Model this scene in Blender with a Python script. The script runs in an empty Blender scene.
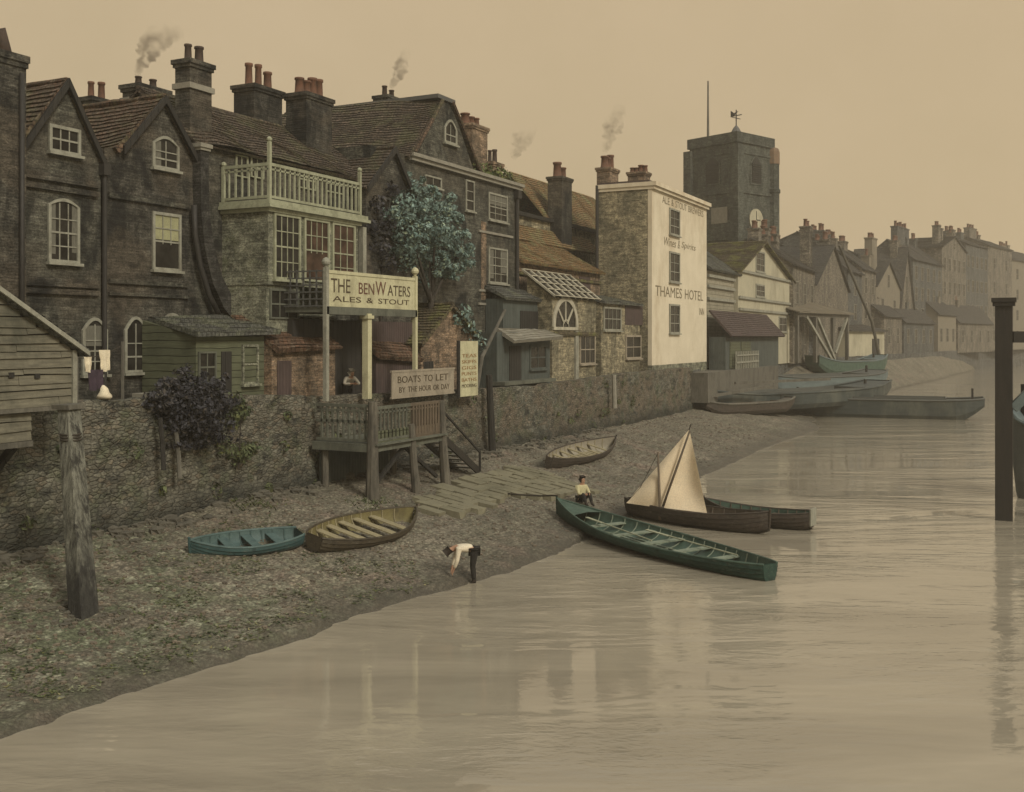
import bpy, bmesh, math, random
from mathutils import Vector, Matrix, noise as mnoise

random.seed(7)
RAD = math.radians
sc = bpy.context.scene
COL = sc.collection

# ---------------------------------------------------------------- camera geometry
FPX, HEYE, HORIZ = 1050.0, 6.8, 338.0
YAW = RAD(26.7)
CS, SN = math.cos(YAW), math.sin(YAW)

def on_x(px, X):
    """(y, depth) where the sight line of column px meets the plane x = X"""
    a = (px - 512) / FPX
    t = X / (a * CS - SN)
    return t * (a * SN + CS), t

def on_y(px, Y):
    a = (px - 512) / FPX
    t = Y / (a * SN + CS)
    return t * (a * CS - SN), t

def zt(py, t):
    return HEYE - (py - HORIZ) / FPX * t

def at(px, t):
    a = (px - 512) / FPX
    return t * (a * CS - SN), t * (a * SN + CS)

def zx(px, py, X):
    return zt(py, on_x(px, X)[1])

def at_z(px, py, z):
    t = FPX * (HEYE - z) / (py - HORIZ)
    x, y = at(px, t)
    return Vector((x, y, z))

# ---------------------------------------------------------------- node helpers
class NT:
    def __init__(self, name):
        self.m = bpy.data.materials.new(name)
        self.m.use_nodes = True
        self.t = self.m.node_tree
        self.out = self.t.nodes['Material Output']
        self.b = self.t.nodes['Principled BSDF']
    def n(self, kind, ins=None, **pr):
        nd = self.t.nodes.new(kind)
        for k, v in pr.items():
            setattr(nd, k, v)
        for k, v in (ins or {}).items():
            if isinstance(v, bpy.types.NodeSocket):
                self.t.links.new(v, nd.inputs[k])
            else:
                nd.inputs[k].default_value = v
        return nd
    def link(self, a, b):
        self.t.links.new(a, b)
    def coord(self):
        return self.n('ShaderNodeTexCoord').outputs['Object']
    def scaled(self, v, s):
        return self.n('ShaderNodeVectorMath', {0: v, 1: s}, operation='MULTIPLY').outputs[0]
    def noise(self, v, scale, detail=4.0, rough=0.6, dist=0.0):
        return self.n('ShaderNodeTexNoise', {'Vector': v, 'Scale': scale, 'Detail': detail, 'Roughness': rough, 'Distortion': dist}).outputs['Fac']
    def ramp(self, f, stops):
        r = self.n('ShaderNodeValToRGB', {'Fac': f})
        cr = r.color_ramp
        while len(cr.elements) < len(stops):
            cr.elements.new(0.5)
        for e, (p, c) in zip(cr.elements, stops):
            e.position = p
            e.color = (c, c, c, 1) if isinstance(c, (int, float)) else (*c, 1)
        return r.outputs['Color']
    def mix(self, f, a, b, mode='MIX'):
        nd = self.n('ShaderNodeMix', data_type='RGBA', blend_type=mode)
        for k, v in ((0, f), (6, a), (7, b)):
            if isinstance(v, bpy.types.NodeSocket):
                self.link(v, nd.inputs[k])
            elif k == 0:
                nd.inputs[k].default_value = v
            else:
                nd.inputs[k].default_value = (v, v, v, 1) if isinstance(v, (int, float)) else (*v, 1)
        return nd.outputs[2]
    def math(self, op, a, b=0.0):
        nd = self.n('ShaderNodeMath', operation=op)
        for k, v in ((0, a), (1, b)):
            if isinstance(v, bpy.types.NodeSocket):
                self.link(v, nd.inputs[k])
            else:
                nd.inputs[k].default_value = v
        return nd.outputs[0]
    def bump(self, h, s=0.5, d=0.05, base=None):
        ins = {'Height': h, 'Strength': s, 'Distance': d}
        if base is not None:
            ins['Normal'] = base
        return self.n('ShaderNodeBump', ins).outputs[0]
    def done(self, col, rough=0.85, normal=None, metal=0.0, spec=0.3):
        for k, v in (('Base Color', col), ('Roughness', rough)):
            if isinstance(v, bpy.types.NodeSocket):
                self.link(v, self.b.inputs[k])
            else:
                self.b.inputs[k].default_value = (*v, 1) if k == 'Base Color' else v
        self.b.inputs['Metallic'].default_value = metal
        self.b.inputs['Specular IOR Level'].default_value = spec
        if normal is not None:
            self.link(normal, self.b.inputs['Normal'])
        return self.m

def wall_vec(T, zs=1.0):
    v = T.coord()
    s = T.n('ShaderNodeSeparateXYZ', {0: v})
    xy = T.math('ADD', s.outputs[0], s.outputs[1])
    z = T.math('MULTIPLY', s.outputs[2], zs)
    wob = T.noise(v, 1.1, 2)
    z = T.math('ADD', z, T.math('MULTIPLY', wob, 0.10))
    c = T.n('ShaderNodeCombineXYZ', {0: xy, 1: z, 2: 0.0})
    return v, c.outputs[0]

def mat_brick(name, c1, c2, mortar, bw=0.27, rh=0.095, stain=(0.02, 0.02, 0.018), stain_amt=0.75, moss=None, patch=None):
    T = NT(name)
    v, w = wall_vec(T)
    br = T.n('ShaderNodeTexBrick', {'Vector': w, 'Color1': (*c1, 1), 'Color2': (*c2, 1), 'Mortar': (*mortar, 1), 'Scale': 1.0,
             'Mortar Size': 0.012, 'Mortar Smooth': 0.4, 'Bias': 0.0, 'Brick Width': bw, 'Row Height': rh})
    col = br.outputs['Color']
    # scattered odd bricks, mid-size mottling and long soot runs
    n1 = T.noise(T.scaled(v, (1, 1, 2.2)), 5.5, 5, 0.7)
    col = T.mix(T.ramp(n1, [(0.38, 0.0), (0.68, 0.6)]), col, tuple(min(1, x * 2.1 + 0.01) for x in c1))
    n2 = T.noise(T.scaled(v, (1, 1, 0.45)), 0.75, 6, 0.65, 0.6)
    col = T.mix(T.math('MULTIPLY', T.ramp(n2, [(0.43, 0.0), (0.58, 1.0)]), stain_amt), col, stain)
    if patch:
        n4 = T.noise(v, 0.42, 3, 0.5, 0.3)
        col = T.mix(T.ramp(n4, [(0.5, 0.0), (0.58, 0.75)]), col, patch)
    if moss:
        n3 = T.noise(v, 1.6, 5, 0.7)
        col = T.mix(T.ramp(n3, [(0.52, 0.0), (0.68, 0.7)]), col, moss)
    fine = T.noise(T.scaled(v, (1, 1, 1.6)), 15, 5, 0.75)
    col = T.mix(0.85, col, T.ramp(fine, [(0.33, 0.2), (0.72, 1.75)]), 'MULTIPLY')
    mott = T.noise(T.scaled(v, (1, 1, 1.3)), 2.6, 5, 0.75, 0.4)
    col = T.mix(0.8, col, T.ramp(mott, [(0.36, 0.35), (0.66, 1.65)]), 'MULTIPLY')
    course = T.noise(T.scaled(v, (.5, .5, 5.0)), 1.9, 4, 0.7)
    col = T.mix(0.7, col, T.ramp(course, [(0.35, 0.4), (0.68, 1.5)]), 'MULTIPLY')
    h = T.math('ADD', T.math('MULTIPLY', br.outputs['Fac'], -1.0), T.math('MULTIPLY', n1, 0.9))
    return T.done(col, 0.9, T.bump(h, 0.7, 0.03))

def mat_roof(name, c1, c2, moss=None, rh=0.16, bw=0.2, lichen=None):
    T = NT(name)
    v, w = wall_vec(T)
    br = T.n('ShaderNodeTexBrick', {'Vector': w, 'Color1': (*c1, 1), 'Color2': (*c2, 1), 'Mortar': (c1[0] * .25, c1[1] * .25, c1[2] * .25, 1), 'Scale': 1.0,
             'Mortar Size': 0.016, 'Mortar Smooth': 0.6, 'Bias': 0.0, 'Brick Width': bw, 'Row Height': rh})
    col = br.outputs['Color']
    n1 = T.noise(v, 3.2, 6, 0.72)
    col = T.mix(T.ramp(n1, [(0.35, 0.0), (0.7, 0.8)]), col, tuple(x * 0.35 for x in c2))
    if moss:
        col = T.mix(T.ramp(T.noise(v, 1.0, 5, 0.7), [(0.48, 0.0), (0.62, 0.8)]), col, moss)
    if lichen:
        col = T.mix(T.ramp(T.noise(v, 4.0, 4, 0.7), [(0.56, 0.0), (0.66, 0.8)]), col, lichen)
    fine = T.noise(v, 9, 5, 0.8)
    col = T.mix(0.85, col, T.ramp(fine, [(0.33, 0.15), (0.72, 1.9)]), 'MULTIPLY')
    h = T.math('ADD', T.math('MULTIPLY', br.outputs['Fac'], -1.0), n1)
    return T.done(col, 0.9, T.bump(h, 0.9, 0.05))

def mat_boards(name, c1, c2, rh=0.2, vertical=False, gap=0.03, rough=0.8):
    T = NT(name)
    v, w = wall_vec(T)
    s = T.n('ShaderNodeSeparateXYZ', {0: w})
    k = s.outputs[0] if vertical else s.outputs[1]
    fr = T.math('FRACT', T.math('MULTIPLY', k, 1.0 / rh))
    idx = T.math('FLOOR', T.math('MULTIPLY', k, 1.0 / rh))
    wn = T.n('ShaderNodeTexWhiteNoise', {'W': idx}, noise_dimensions='1D').outputs['Value']
    stretch = (4, 4, 0.5) if vertical else (0.6, 0.6, 9)
    gr = T.noise(T.scaled(v, stretch), 3.5, 6, 0.7)
    col = T.mix(wn, c1, c2)
    col = T.mix(T.ramp(gr, [(0.3, 0.0), (0.75, 0.8)]), col, tuple(x * 0.4 for x in c1))
    n2 = T.noise(v, 1.3, 4, 0.6)
    col = T.mix(T.ramp(n2, [(0.45, 0.0), (0.7, 0.6)]), col, tuple(x * 0.45 for x in c2))
    line = T.ramp(fr, [(0.0, 0.0), (gap * 2 + .06, 1.0)])
    col = T.mix(line, tuple(x * 0.18 for x in c1), col)
    h = T.math('ADD', T.math('MULTIPLY', line, 1.0), T.math('MULTIPLY', gr, 0.5))
    return T.done(col, rough, T.bump(h, 0.7, 0.03))

def mat_rough(name, c1, c2, scale=3.0, rough=0.85, bump=0.4, stretch=(1, 1, 1), dirt=None, spec=0.3, metal=0.0, fine=30):
    T = NT(name)
    v = T.coord()
    n = T.noise(T.scaled(v, stretch), scale, 6, 0.68)
    col = T.mix(T.ramp(n, [(0.32, 0.0), (0.7, 1.0)]), c1, c2)
    if dirt:
        col = T.mix(T.ramp(T.noise(T.scaled(v, (1, 1, 0.5)), scale * 0.4, 5, 0.7), [(0.48, 0.0), (0.68, 0.8)]), col, dirt)
    f = T.noise(T.scaled(v, stretch), fine, 3, 0.7)
    col = T.mix(0.4, col, T.ramp(f, [(0.3, 0.45), (0.75, 1.4)]), 'MULTIPLY')
    return T.done(col, rough, T.bump(T.math('ADD', n, T.math('MULTIPLY', f, 0.4)), bump, 0.03), metal, spec)

def mat_glass(name, c):
    T = NT(name)
    v = T.coord()
    n = T.noise(v, 1.7, 3)
    col = T.mix(T.ramp(n, [(0.4, 0.0), (0.65, 1.0)]), c, tuple(x * 2.2 for x in c))
    return T.done(col, 0.25, T.bump(n, 0.15, 0.03), 0.0, 0.12)

def mat_leaf(name, c1, c2):
    T = NT(name)
    oi = T.n('ShaderNodeTexCoord').outputs['Object']
    n = T.noise(oi, 2.3, 4, 0.6)
    n2 = T.noise(oi, 14.0, 2, 0.6)
    ri = T.n('ShaderNodeNewGeometry').outputs['Random Per Island']
    col = T.mix(T.ramp(n, [(0.38, 0.0), (0.64, 1.0)]), c1, c2)
    col = T.mix(0.8, col, T.ramp(ri, [(0.0, 0.45), (1.0, 1.5)]), 'MULTIPLY')
    col = T.mix(T.ramp(T.math('FRACT', T.math('MULTIPLY', ri, 7.3)), [(.8, 0.0), (.95, .5)]), col, (c2[0] * 1.5, c2[1] * 1.25, c2[2] * .8))
    col = T.mix(0.5, col, T.ramp(n2, [(0.3, 0.4), (0.7, 1.5)]), 'MULTIPLY')
    return T.done(col, 0.7, None, 0.0, 0.2)

# ---------------------------------------------------------------- mesh builder
class MB:
    def __init__(self):
        self.v, self.f = [], []
    def add(self, vs, fs):
        b = len(self.v)
        self.v += [tuple(p) for p in vs]
        self.f += [tuple(i + b for i in f) for f in fs]
        return self
    def box(self, x0, x1, y0, y1, z0, z1):
        x0, x1 = min(x0, x1), max(x0, x1); y0, y1 = min(y0, y1), max(y0, y1); z0, z1 = min(z0, z1), max(z0, z1)
        vs = [(x, y, z) for z in (z0, z1) for y in (y0, y1) for x in (x0, x1)]
        return self.add(vs, [(0, 2, 3, 1), (4, 5, 7, 6), (0, 1, 5, 4), (2, 6, 7, 3), (0, 4, 6, 2), (1, 3, 7, 5)])
    def fbox(self, F, u0, u1, z0, z1, n0, n1):
        """box in the frame of a facade F"""
        vs = [F.p(u, z, n) for z in (z0, z1) for n in (n0, n1) for u in (u0, u1)]
        return self.add(vs, [(0, 2, 3, 1), (4, 5, 7, 6), (0, 1, 5, 4), (2, 6, 7, 3), (0, 4, 6, 2), (1, 3, 7, 5)])
    def fpoly(self, F, pts, n0, n1):
        k = len(pts)
        vs = [F.p(u, z, n1) for u, z in pts] + [F.p(u, z, n0) for u, z in pts]
        fs = [tuple(range(k)), tuple(range(2 * k - 1, k - 1, -1))]
        fs += [(i, i + k, (i + 1) % k + k, (i + 1) % k) for i in range(k)]
        return self.add(vs, fs)
    def prism_x(self, pts, x0, x1):       # pts in (y, z)
        k = len(pts)
        vs = [(x1, y, z) for y, z in pts] + [(x0, y, z) for y, z in pts]
        fs = [tuple(range(k)), tuple(range(2 * k - 1, k - 1, -1))] + [(i, i + k, (i + 1) % k + k, (i + 1) % k) for i in range(k)]
        return self.add(vs, fs)
    def prism_y(self, pts, y0, y1):       # pts in (x, z)
        k = len(pts)
        vs = [(x, y0, z) for x, z in pts] + [(x, y1, z) for x, z in pts]
        fs = [tuple(range(k)), tuple(range(2 * k - 1, k - 1, -1))] + [(i, i + k, (i + 1) % k + k, (i + 1) % k) for i in range(k)]
        return self.add(vs, fs)
    def prism_z(self, pts, z0, z1):       # pts in (x, y)
        k = len(pts)
        vs = [(x, y, z0) for x, y in pts] + [(x, y, z1) for x, y in pts]
        fs = [tuple(range(k)), tuple(range(2 * k - 1, k - 1, -1))] + [(i, i + k, (i + 1) % k + k, (i + 1) % k) for i in range(k)]
        return self.add(vs, fs)
    def tube(self, pts, r, n=8, caps=True):
        pts = [Vector(p) for p in pts]
        rs = r if isinstance(r, (list, tuple)) else [r] * len(pts)
        b = len(self.v)
        ref = None
        for i, p in enumerate(pts):
            d = (pts[min(i + 1, len(pts) - 1)] - pts[max(i - 1, 0)]).normalized()
            if ref is None:
                ref = Vector((0, 0, 1)) if abs(d.z) < 0.9 else Vector((1, 0, 0))
            a = d.cross(ref)
            if a.length < 1e-4:
                a = d.cross(Vector((0, 1, 0)))
            a.normalize()
            c = d.cross(a).normalized()
            for k in range(n):
                g = 2 * math.pi * k / n
                self.v.append(tuple(p + (a * math.cos(g) + c * math.sin(g)) * rs[i]))
        for i in range(len(pts) - 1):
            for k in range(n):
                k2 = (k + 1) % n
                self.f.append((b + i * n + k, b + i * n + k2, b + (i + 1) * n + k2, b + (i + 1) * n + k))
        if caps:
            self.f.append(tuple(b + k for k in range(n - 1, -1, -1)))
            e = b + (len(pts) - 1) * n
            self.f.append(tuple(e + k for k in range(n)))
        return self
    def beam(self, p, q, w, h=None):
        """square timber from p to q"""
        h = h or w
        p, q = Vector(p), Vector(q)
        d = (q - p).normalized()
        ref = Vector((0, 0, 1)) if abs(d.z) < 0.95 else Vector((0, 1, 0))
        a = d.cross(ref).normalized() * (w / 2)
        c = d.cross(a).normalized() * (h / 2)
        vs = [e + sa * a + sc_ * c for e in (p, q) for sa, sc_ in ((-1, -1), (1, -1), (1, 1), (-1, 1))]
        return self.add(vs, [(3, 2, 1, 0), (4, 5, 6, 7), (0, 1, 5, 4), (1, 2, 6, 5), (2, 3, 7, 6), (3, 0, 4, 7)])
    def lathe(self, c, prof, n=12):
        b = len(self.v)
        for r, z in prof:
            for k in range(n):
                g = 2 * math.pi * k / n
                self.v.append((c[0] + r * math.cos(g), c[1] + r * math.sin(g), c[2] + z))
        m = len(prof)
        for i in range(m - 1):
            for k in range(n):
                k2 = (k + 1) % n
                self.f.append((b + i * n + k, b + i * n + k2, b + (i + 1) * n + k2, b + (i + 1) * n + k))
        self.f.append(tuple(b + k for k in range(n - 1, -1, -1)))
        self.f.append(tuple(b + (m - 1) * n + k for k in range(n)))
        return self
    def jitter(self, a, seed=0, scale=1.0):
        out = []
        for p in self.v:
            q = Vector(p) * scale + Vector((seed * 3.1, seed * 1.7, seed))
            d = mnoise.noise_vector(q)
            out.append((p[0] + d.x * a, p[1] + d.y * a, p[2] + d.z * a))
        self.v = out
        return self
    def build(self, name, mat, parent=None, smooth=False):
        me = bpy.data.meshes.new(name)
        me.from_pydata(self.v, [], self.f)
        bm = bmesh.new(); bm.from_mesh(me)
        bmesh.ops.recalc_face_normals(bm, faces=bm.faces)
        bm.to_mesh(me); bm.free()
        me.materials.append(mat)
        if smooth:
            me.polygons.foreach_set('use_smooth', [True] * len(me.polygons))
        return link_obj(name, me, parent)

def link_obj(name, me, parent=None):
    o = bpy.data.objects.new(name, me)
    COL.objects.link(o)
    if parent is not None:
        o.parent = parent
        if parent.type == 'EMPTY' and not parent.get('own_frame'):
            o.location = -parent.location       # vertices are written in world coordinates
    return o

def tag(o, label=None, cat=None, group=None, kind=None):
    if label: o['label'] = label
    if cat: o['category'] = cat
    if group: o['group'] = group
    if kind: o['kind'] = kind
    return o

def thing(name, label, cat, loc, rz=None, group=None, rot=None):
    o = bpy.data.objects.new(name, None)
    COL.objects.link(o)
    o.empty_display_size = 0.3
    o.location = loc
    if rz is not None or rot is not None:
        o['own_frame'] = 1
        o.rotation_euler = rot if rot is not None else (0, 0, rz)
    return tag(o, label, cat, group)

class Face:
    """a wall plane: origin, direction of u, outward normal"""
    def __init__(self, o, u, n):
        self.o, self.u, self.n = o, u, n
    def p(self, u, z, n):
        return (self.o[0] + self.u[0] * u + self.n[0] * n, self.o[1] + self.u[1] * u + self.n[1] * n, z)

def river(X):          # facade looking at the river, u = y
    return Face((X, 0), (0, 1), (1, 0))
def flank(Y):          # facade looking back at the bridge, u = x
    return Face((0, Y), (1, 0), (0, -1))

def arc(u0, u1, z, rise, k=7):
    """points of a flat arch from (u1,z) over to (u0,z)"""
    pts = []
    for i in range(k + 1):
        s = i / k
        pts.append((u1 + (u0 - u1) * s, z + rise * math.sin(math.pi * s)))
    return pts

def window(parent, F, u0, u1, z0, z1, cols=2, rows=4, frame=None, pane=None, arch=0.0, sill=True, fw=0.1, open_sash=False, proud=0.07, bars=None, curtain=None):
    frame = frame or MT['paint_old']; pane = pane or MT['glass']
    a = MB()
    a.fbox(F, u0 - fw, u0, z0, z1, 0.003, proud)
    a.fbox(F, u1, u1 + fw, z0, z1, 0.003, proud)
    if arch > 0:
        ou = arc(u0 - fw, u1 + fw, z1, arch + fw, 8)
        inn = arc(u0, u1, z1, arch, 8)
        for i in range(8):
            a.fpoly(F, [inn[i], ou[i], ou[i + 1], inn[i + 1]], 0.003, proud)
    else:
        a.fbox(F, u0 - fw, u1 + fw, z1, z1 + fw, 0.004, proud + .002)
    a.fbox(F, u0 - fw, u1 + fw, z0 - fw * .8, z0, 0.004, proud + .002)
    w = a.build('window', frame, parent)
    p = MB()
    pts = [(u0 - .02, z0 - .02), (u1 + .02, z0 - .02)] + (arc(u0 - .02, u1 + .02, z1, arch) if arch > 0 else [(u1 + .02, z1 + .02), (u0 - .02, z1 + .02)])
    p.fpoly(F, pts, 0.002, 0.02)
    p.build('pane', pane, w)
    b = MB()
    bw = 0.035
    zz1 = z1 + arch * 0.6
    for i in range(1, cols):
        u = u0 + (u1 - u0) * i / cols
        b.fbox(F, u - bw / 2, u + bw / 2, z0 + ((z1 - z0) * .45 if open_sash else 0), zz1, 0.021, 0.045)
    for i in range(1, rows):
        z = z0 + (z1 - z0) * i / rows
        if open_sash and i < rows / 2:
            continue
        k = bw * (1.6 if i == rows // 2 else 1)
        b.fbox(F, u0, u1, z - k / 2, z + k / 2, 0.0225, 0.05)
    if b.v:
        b.build('glazing_bars', bars or frame, w)
    if curtain:
        for (q0, q1, zc) in curtain:
            cm = MB()
            n_ = 5
            for i in range(n_):
                ua = u0 + (u1 - u0) * (q0 + (q1 - q0) * i / n_); ub = u0 + (u1 - u0) * (q0 + (q1 - q0) * (i + 1) / n_)
                cm.fbox(F, ua, ub, z0 + (z1 - z0) * zc, z1 + arch * .45, .0203, .0206 + .0006 * (i % 2))
            cm.build('curtain', MT['curtain'], w)
    if sill:
        s = MB().fbox(F, u0 - fw * 1.6, u1 + fw * 1.6, z0 - fw * .8 - .09, z0 - fw * .8 - .003, 0.003, proud + .1)
        s.build('sill', frame, w)
    return w

def chimney(parent, x0, x1, y0, y1, z0, z1, pots=2, mat=None, potmat=None, band=None, pot_h=0.75, pot_r=0.13, along='y'):
    mat = mat or MT['soot_brick']; potmat = potmat or MT['pot']
    m = MB().box(x0, x1, y0, y1, z0, z1 - .28)
    m.box(x0 - .06, x1 + .06, y0 - .06, y1 + .06, z1 - .28, z1 - .16)
    m.box(x0 - .11, x1 + .11, y0 - .11, y1 + .11, z1 - .16, z1)
    c = m.build('chimney', mat, parent)
    if band:
        MB().box(x0 - .08, x1 + .08, y0 - .08, y1 + .08, band, band + .2).build('stone_band', MT['stone_pale'], c)
    for i in range(pots):
        k = (i + .5) / pots
        px_, py_ = ((x0 + x1) / 2, y0 + (y1 - y0) * k) if along == 'y' else (x0 + (x1 - x0) * k, (y0 + y1) / 2)
        h = pot_h * random.uniform(.75, 1.1); r = pot_r * random.uniform(.85, 1.15)
        MB().lathe((px_, py_, z1), [(r * 1.15, 0), (r * 1.1, .06), (r, .1), (r * .86, h * .85), (r * 1.08, h * .88), (r * 1.05, h), (r * .75, h)], 10).build('chimney_pot', potmat, c, True)
    return c

def slope(parent, mat, a, b, c, d, name='roof', rows=None, jit=0.05, th=0.1, mbuild=None, seed=None):
    """tiled plane: a-b is the eave, d-c the ridge; courses of tiles are real steps"""
    a, b, c, d = map(Vector, (a, b, c, d))
    nrm = (b - a).cross(d - a).normalized()
    if nrm.z < 0: nrm = -nrm
    L = ((d - a).length + (c - b).length) / 2
    W = max((b - a).length, (c - d).length)
    rows = rows or max(3, min(40, int(L / 0.22)))
    cols = max(3, min(40, int(W / 0.35)))
    m = mbuild or MB()
    sd = seed if seed is not None else random.uniform(0, 50)
    def P(i, j, lift):
        u, v = i / cols, j / rows
        p = (a * (1 - u) + b * u) * (1 - v) + (d * (1 - u) + c * u) * v
        w = mnoise.noise(p * 0.45 + Vector((sd, 0, 0))) * jit * 1.6 + mnoise.noise(p * 2.3 + Vector((0, sd, 0))) * jit * 0.5
        return p + nrm * (w + lift)
    base = len(m.v)
    for j in range(rows):
        for i in range(cols + 1):
            m.v.append(tuple(P(i, j, th + 0.045)))
        for i in range(cols + 1):
            m.v.append(tuple(P(i, j + 1, th)))
    n1 = cols + 1
    for j in range(rows):
        r0 = base + j * 2 * n1
        for i in range(cols):
            m.f.append((r0 + i, r0 + i + 1, r0 + n1 + i + 1, r0 + n1 + i))
            if j + 1 < rows:
                m.f.append((r0 + n1 + i, r0 + n1 + i + 1, r0 + 2 * n1 + i + 1, r0 + 2 * n1 + i))
    # thickness at the rim
    e = len(m.v)
    for p in (a, b, c, d):
        m.v.append(tuple(p - nrm * 0.02))
    m.f.append((e + 3, e + 2, e + 1, e))
    top = [P(0, 0, th + .045), P(cols, 0, th + .045), P(cols, rows, th), P(0, rows, th)]
    f = len(m.v)
    for p in top:
        m.v.append(tuple(p))
    for i in range(4):
        m.f.append((e + i, e + (i + 1) % 4, f + (i + 1) % 4, f + i))
    if mbuild:
        return m
    return m.build(name, mat, parent)

def gable_roof(parent, mat, x0, x1, y0, y1, ze, zr, ridge='x', over=0.2, peak=None, name='roof', ridge_mat=None, jit=0.05):
    """both slopes and the ridge of a pitched roof as one part"""
    m = MB()
    if ridge == 'x':
        yp = (y0 + y1) / 2 if peak is None else peak
        k0 = (zr - ze) / (yp - y0); k1 = (zr - ze) / (y1 - yp)
        slope(None, None, (x0, y0 - over, ze - k0 * over), (x1 + over, y0 - over, ze - k0 * over), (x1 + over, yp, zr), (x0, yp, zr), mbuild=m, jit=jit)
        slope(None, None, (x1 + over, y1 + over, ze - k1 * over), (x0, y1 + over, ze - k1 * over), (x0, yp, zr), (x1 + over, yp, zr), mbuild=m, jit=jit)
        o = m.build(name, mat, parent)
        MB().tube([(x0 + (x1 + over - x0) * i / 9, yp, zr + .12 + random.uniform(-.02, .02)) for i in range(10)], .1, 6).build('ridge_tiles', ridge_mat or mat, o)
    else:
        xp = (x0 + x1) / 2 if peak is None else peak
        k0 = (zr - ze) / (xp - x0); k1 = (zr - ze) / (x1 - xp)
        slope(None, None, (x1 + over, y0 - over * .6, ze - k1 * over), (x1 + over, y1 + over * .6, ze - k1 * over), (xp, y1 + over * .6, zr), (xp, y0 - over * .6, zr), mbuild=m, jit=jit)
        slope(None, None, (x0 - over, y1 + over * .6, ze - k0 * over), (x0 - over, y0 - over * .6, ze - k0 * over), (xp, y0 - over * .6, zr), (xp, y1 + over * .6, zr), mbuild=m, jit=jit)
        o = m.build(name, mat, parent)
        MB().tube([(xp, y0 - over * .6 + (y1 - y0 + over * 1.2) * i / 9, zr + .12 + random.uniform(-.03, .03)) for i in range(10)], .1, 6).build('ridge_tiles', ridge_mat or mat, o)
    return o

def text_part(parent, F, text, u0, u1, z0, h, mat, n=0.02, name='lettering', slant=0.0, shear=0.0):
    ws = text.split()
    if len(ws) > 1:
        wt = [sum(.35 if ch == 'I' else 1.3 if ch in 'MW' else .95 for ch in w) for w in ws]
        gap = .75
        tot = sum(wt) + gap * (len(ws) - 1)
        p = 0.0
        for w, k in zip(ws, wt):
            text_part(parent, F, w, u0 + (u1 - u0) * p / tot, u0 + (u1 - u0) * (p + k) / tot, z0, h * (.75 if w.islower() else 1), mat, n, name, slant, shear)
            p += k + gap
        return
    cu = bpy.data.curves.new(name, 'FONT')
    cu.body = text; cu.size = 1.0; cu.extrude = 0.01; cu.shear = shear
    cu.resolution_u = 3
    tmp = bpy.data.objects.new('tmp_text', cu); COL.objects.link(tmp)
    dg = bpy.context.evaluated_depsgraph_get()
    me = bpy.data.meshes.new_from_object(tmp.evaluated_get(dg))
    bpy.data.objects.remove(tmp); bpy.data.curves.remove(cu)
    xs = [v.co.x for v in me.vertices]; ys = [v.co.y for v in me.vertices]
    x0, x1, y0, y1 = min(xs), max(xs), min(ys), max(ys)
    for v in me.vertices:
        s = (v.co.x - x0) / (x1 - x0)
        v.co = F.p(u0 + (u1 - u0) * s, z0 + h * (v.co.y - y0) / (y1 - y0) + slant * s, n + (v.co.z + .01) * 0.4)
    me.materials.clear(); me.materials.append(mat)
    me.name = name
    return link_obj(name, me, parent)

def clump(m, c, r, n, leaf, flat=1.0, shell=0.55, rng=random):
    """n leaf faces through the volume of a ball"""
    for _ in range(n):
        d = Vector((rng.gauss(0, 1), rng.gauss(0, 1), rng.gauss(0, 1))).normalized()
        k = rng.uniform(shell, 1.0) ** 0.7
        p = Vector(c) + Vector((d.x * r * k, d.y * r * k, d.z * r * k * flat))
        t = Vector((rng.gauss(0, 1), rng.gauss(0, 1), rng.gauss(0, .6))).normalized()
        nn = (d + t * 0.8).normalized()
        u = nn.orthogonal().normalized()
        w = nn.cross(u)
        g = rng.uniform(0, 6.28)
        u, w = u * math.cos(g) + w * math.sin(g), w * math.cos(g) - u * math.sin(g)
        s = leaf * rng.choice((.45, .7, .8, 1.0, 1.1, 1.5))
        m.add([p - u * s, p + w * s * .55 + nn * s * .12, p + u * s, p - w * s * .55 + nn * s * .12], [(0, 1, 2, 3)])

def skin(name, verts, edges, radii, mat, parent=None, root=0, sub=2):
    me = bpy.data.meshes.new(name)
    me.from_pydata([tuple(v) for v in verts], edges, [])
    o = bpy.data.objects.new(name + '_cage', me); COL.objects.link(o)
    o.modifiers.new('Skin', 'SKIN').use_smooth_shade = True
    for i, r in enumerate(radii):
        r = (r, r) if not isinstance(r, tuple) else r
        me.skin_vertices[0].data[i].radius = r
        me.skin_vertices[0].data[i].use_root = (i == root)
    s = o.modifiers.new('Sub', 'SUBSURF'); s.levels = sub; s.render_levels = sub
    dg = bpy.context.evaluated_depsgraph_get()
    m2 = bpy.data.meshes.new_from_object(o.evaluated_get(dg))
    bpy.data.objects.remove(o); bpy.data.meshes.remove(me)
    m2.name = name
    m2.materials.clear(); m2.materials.append(mat)
    m2.polygons.foreach_set('use_smooth', [True] * len(m2.polygons))
    return link_obj(name, m2, parent)

HAZE, SUN, EXPO = 0.0009, 2.1, 0.2
SKY = (5.1, 3.9, 2.35)
ZENITH = (6.3, 6.2, 5.6)

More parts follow.
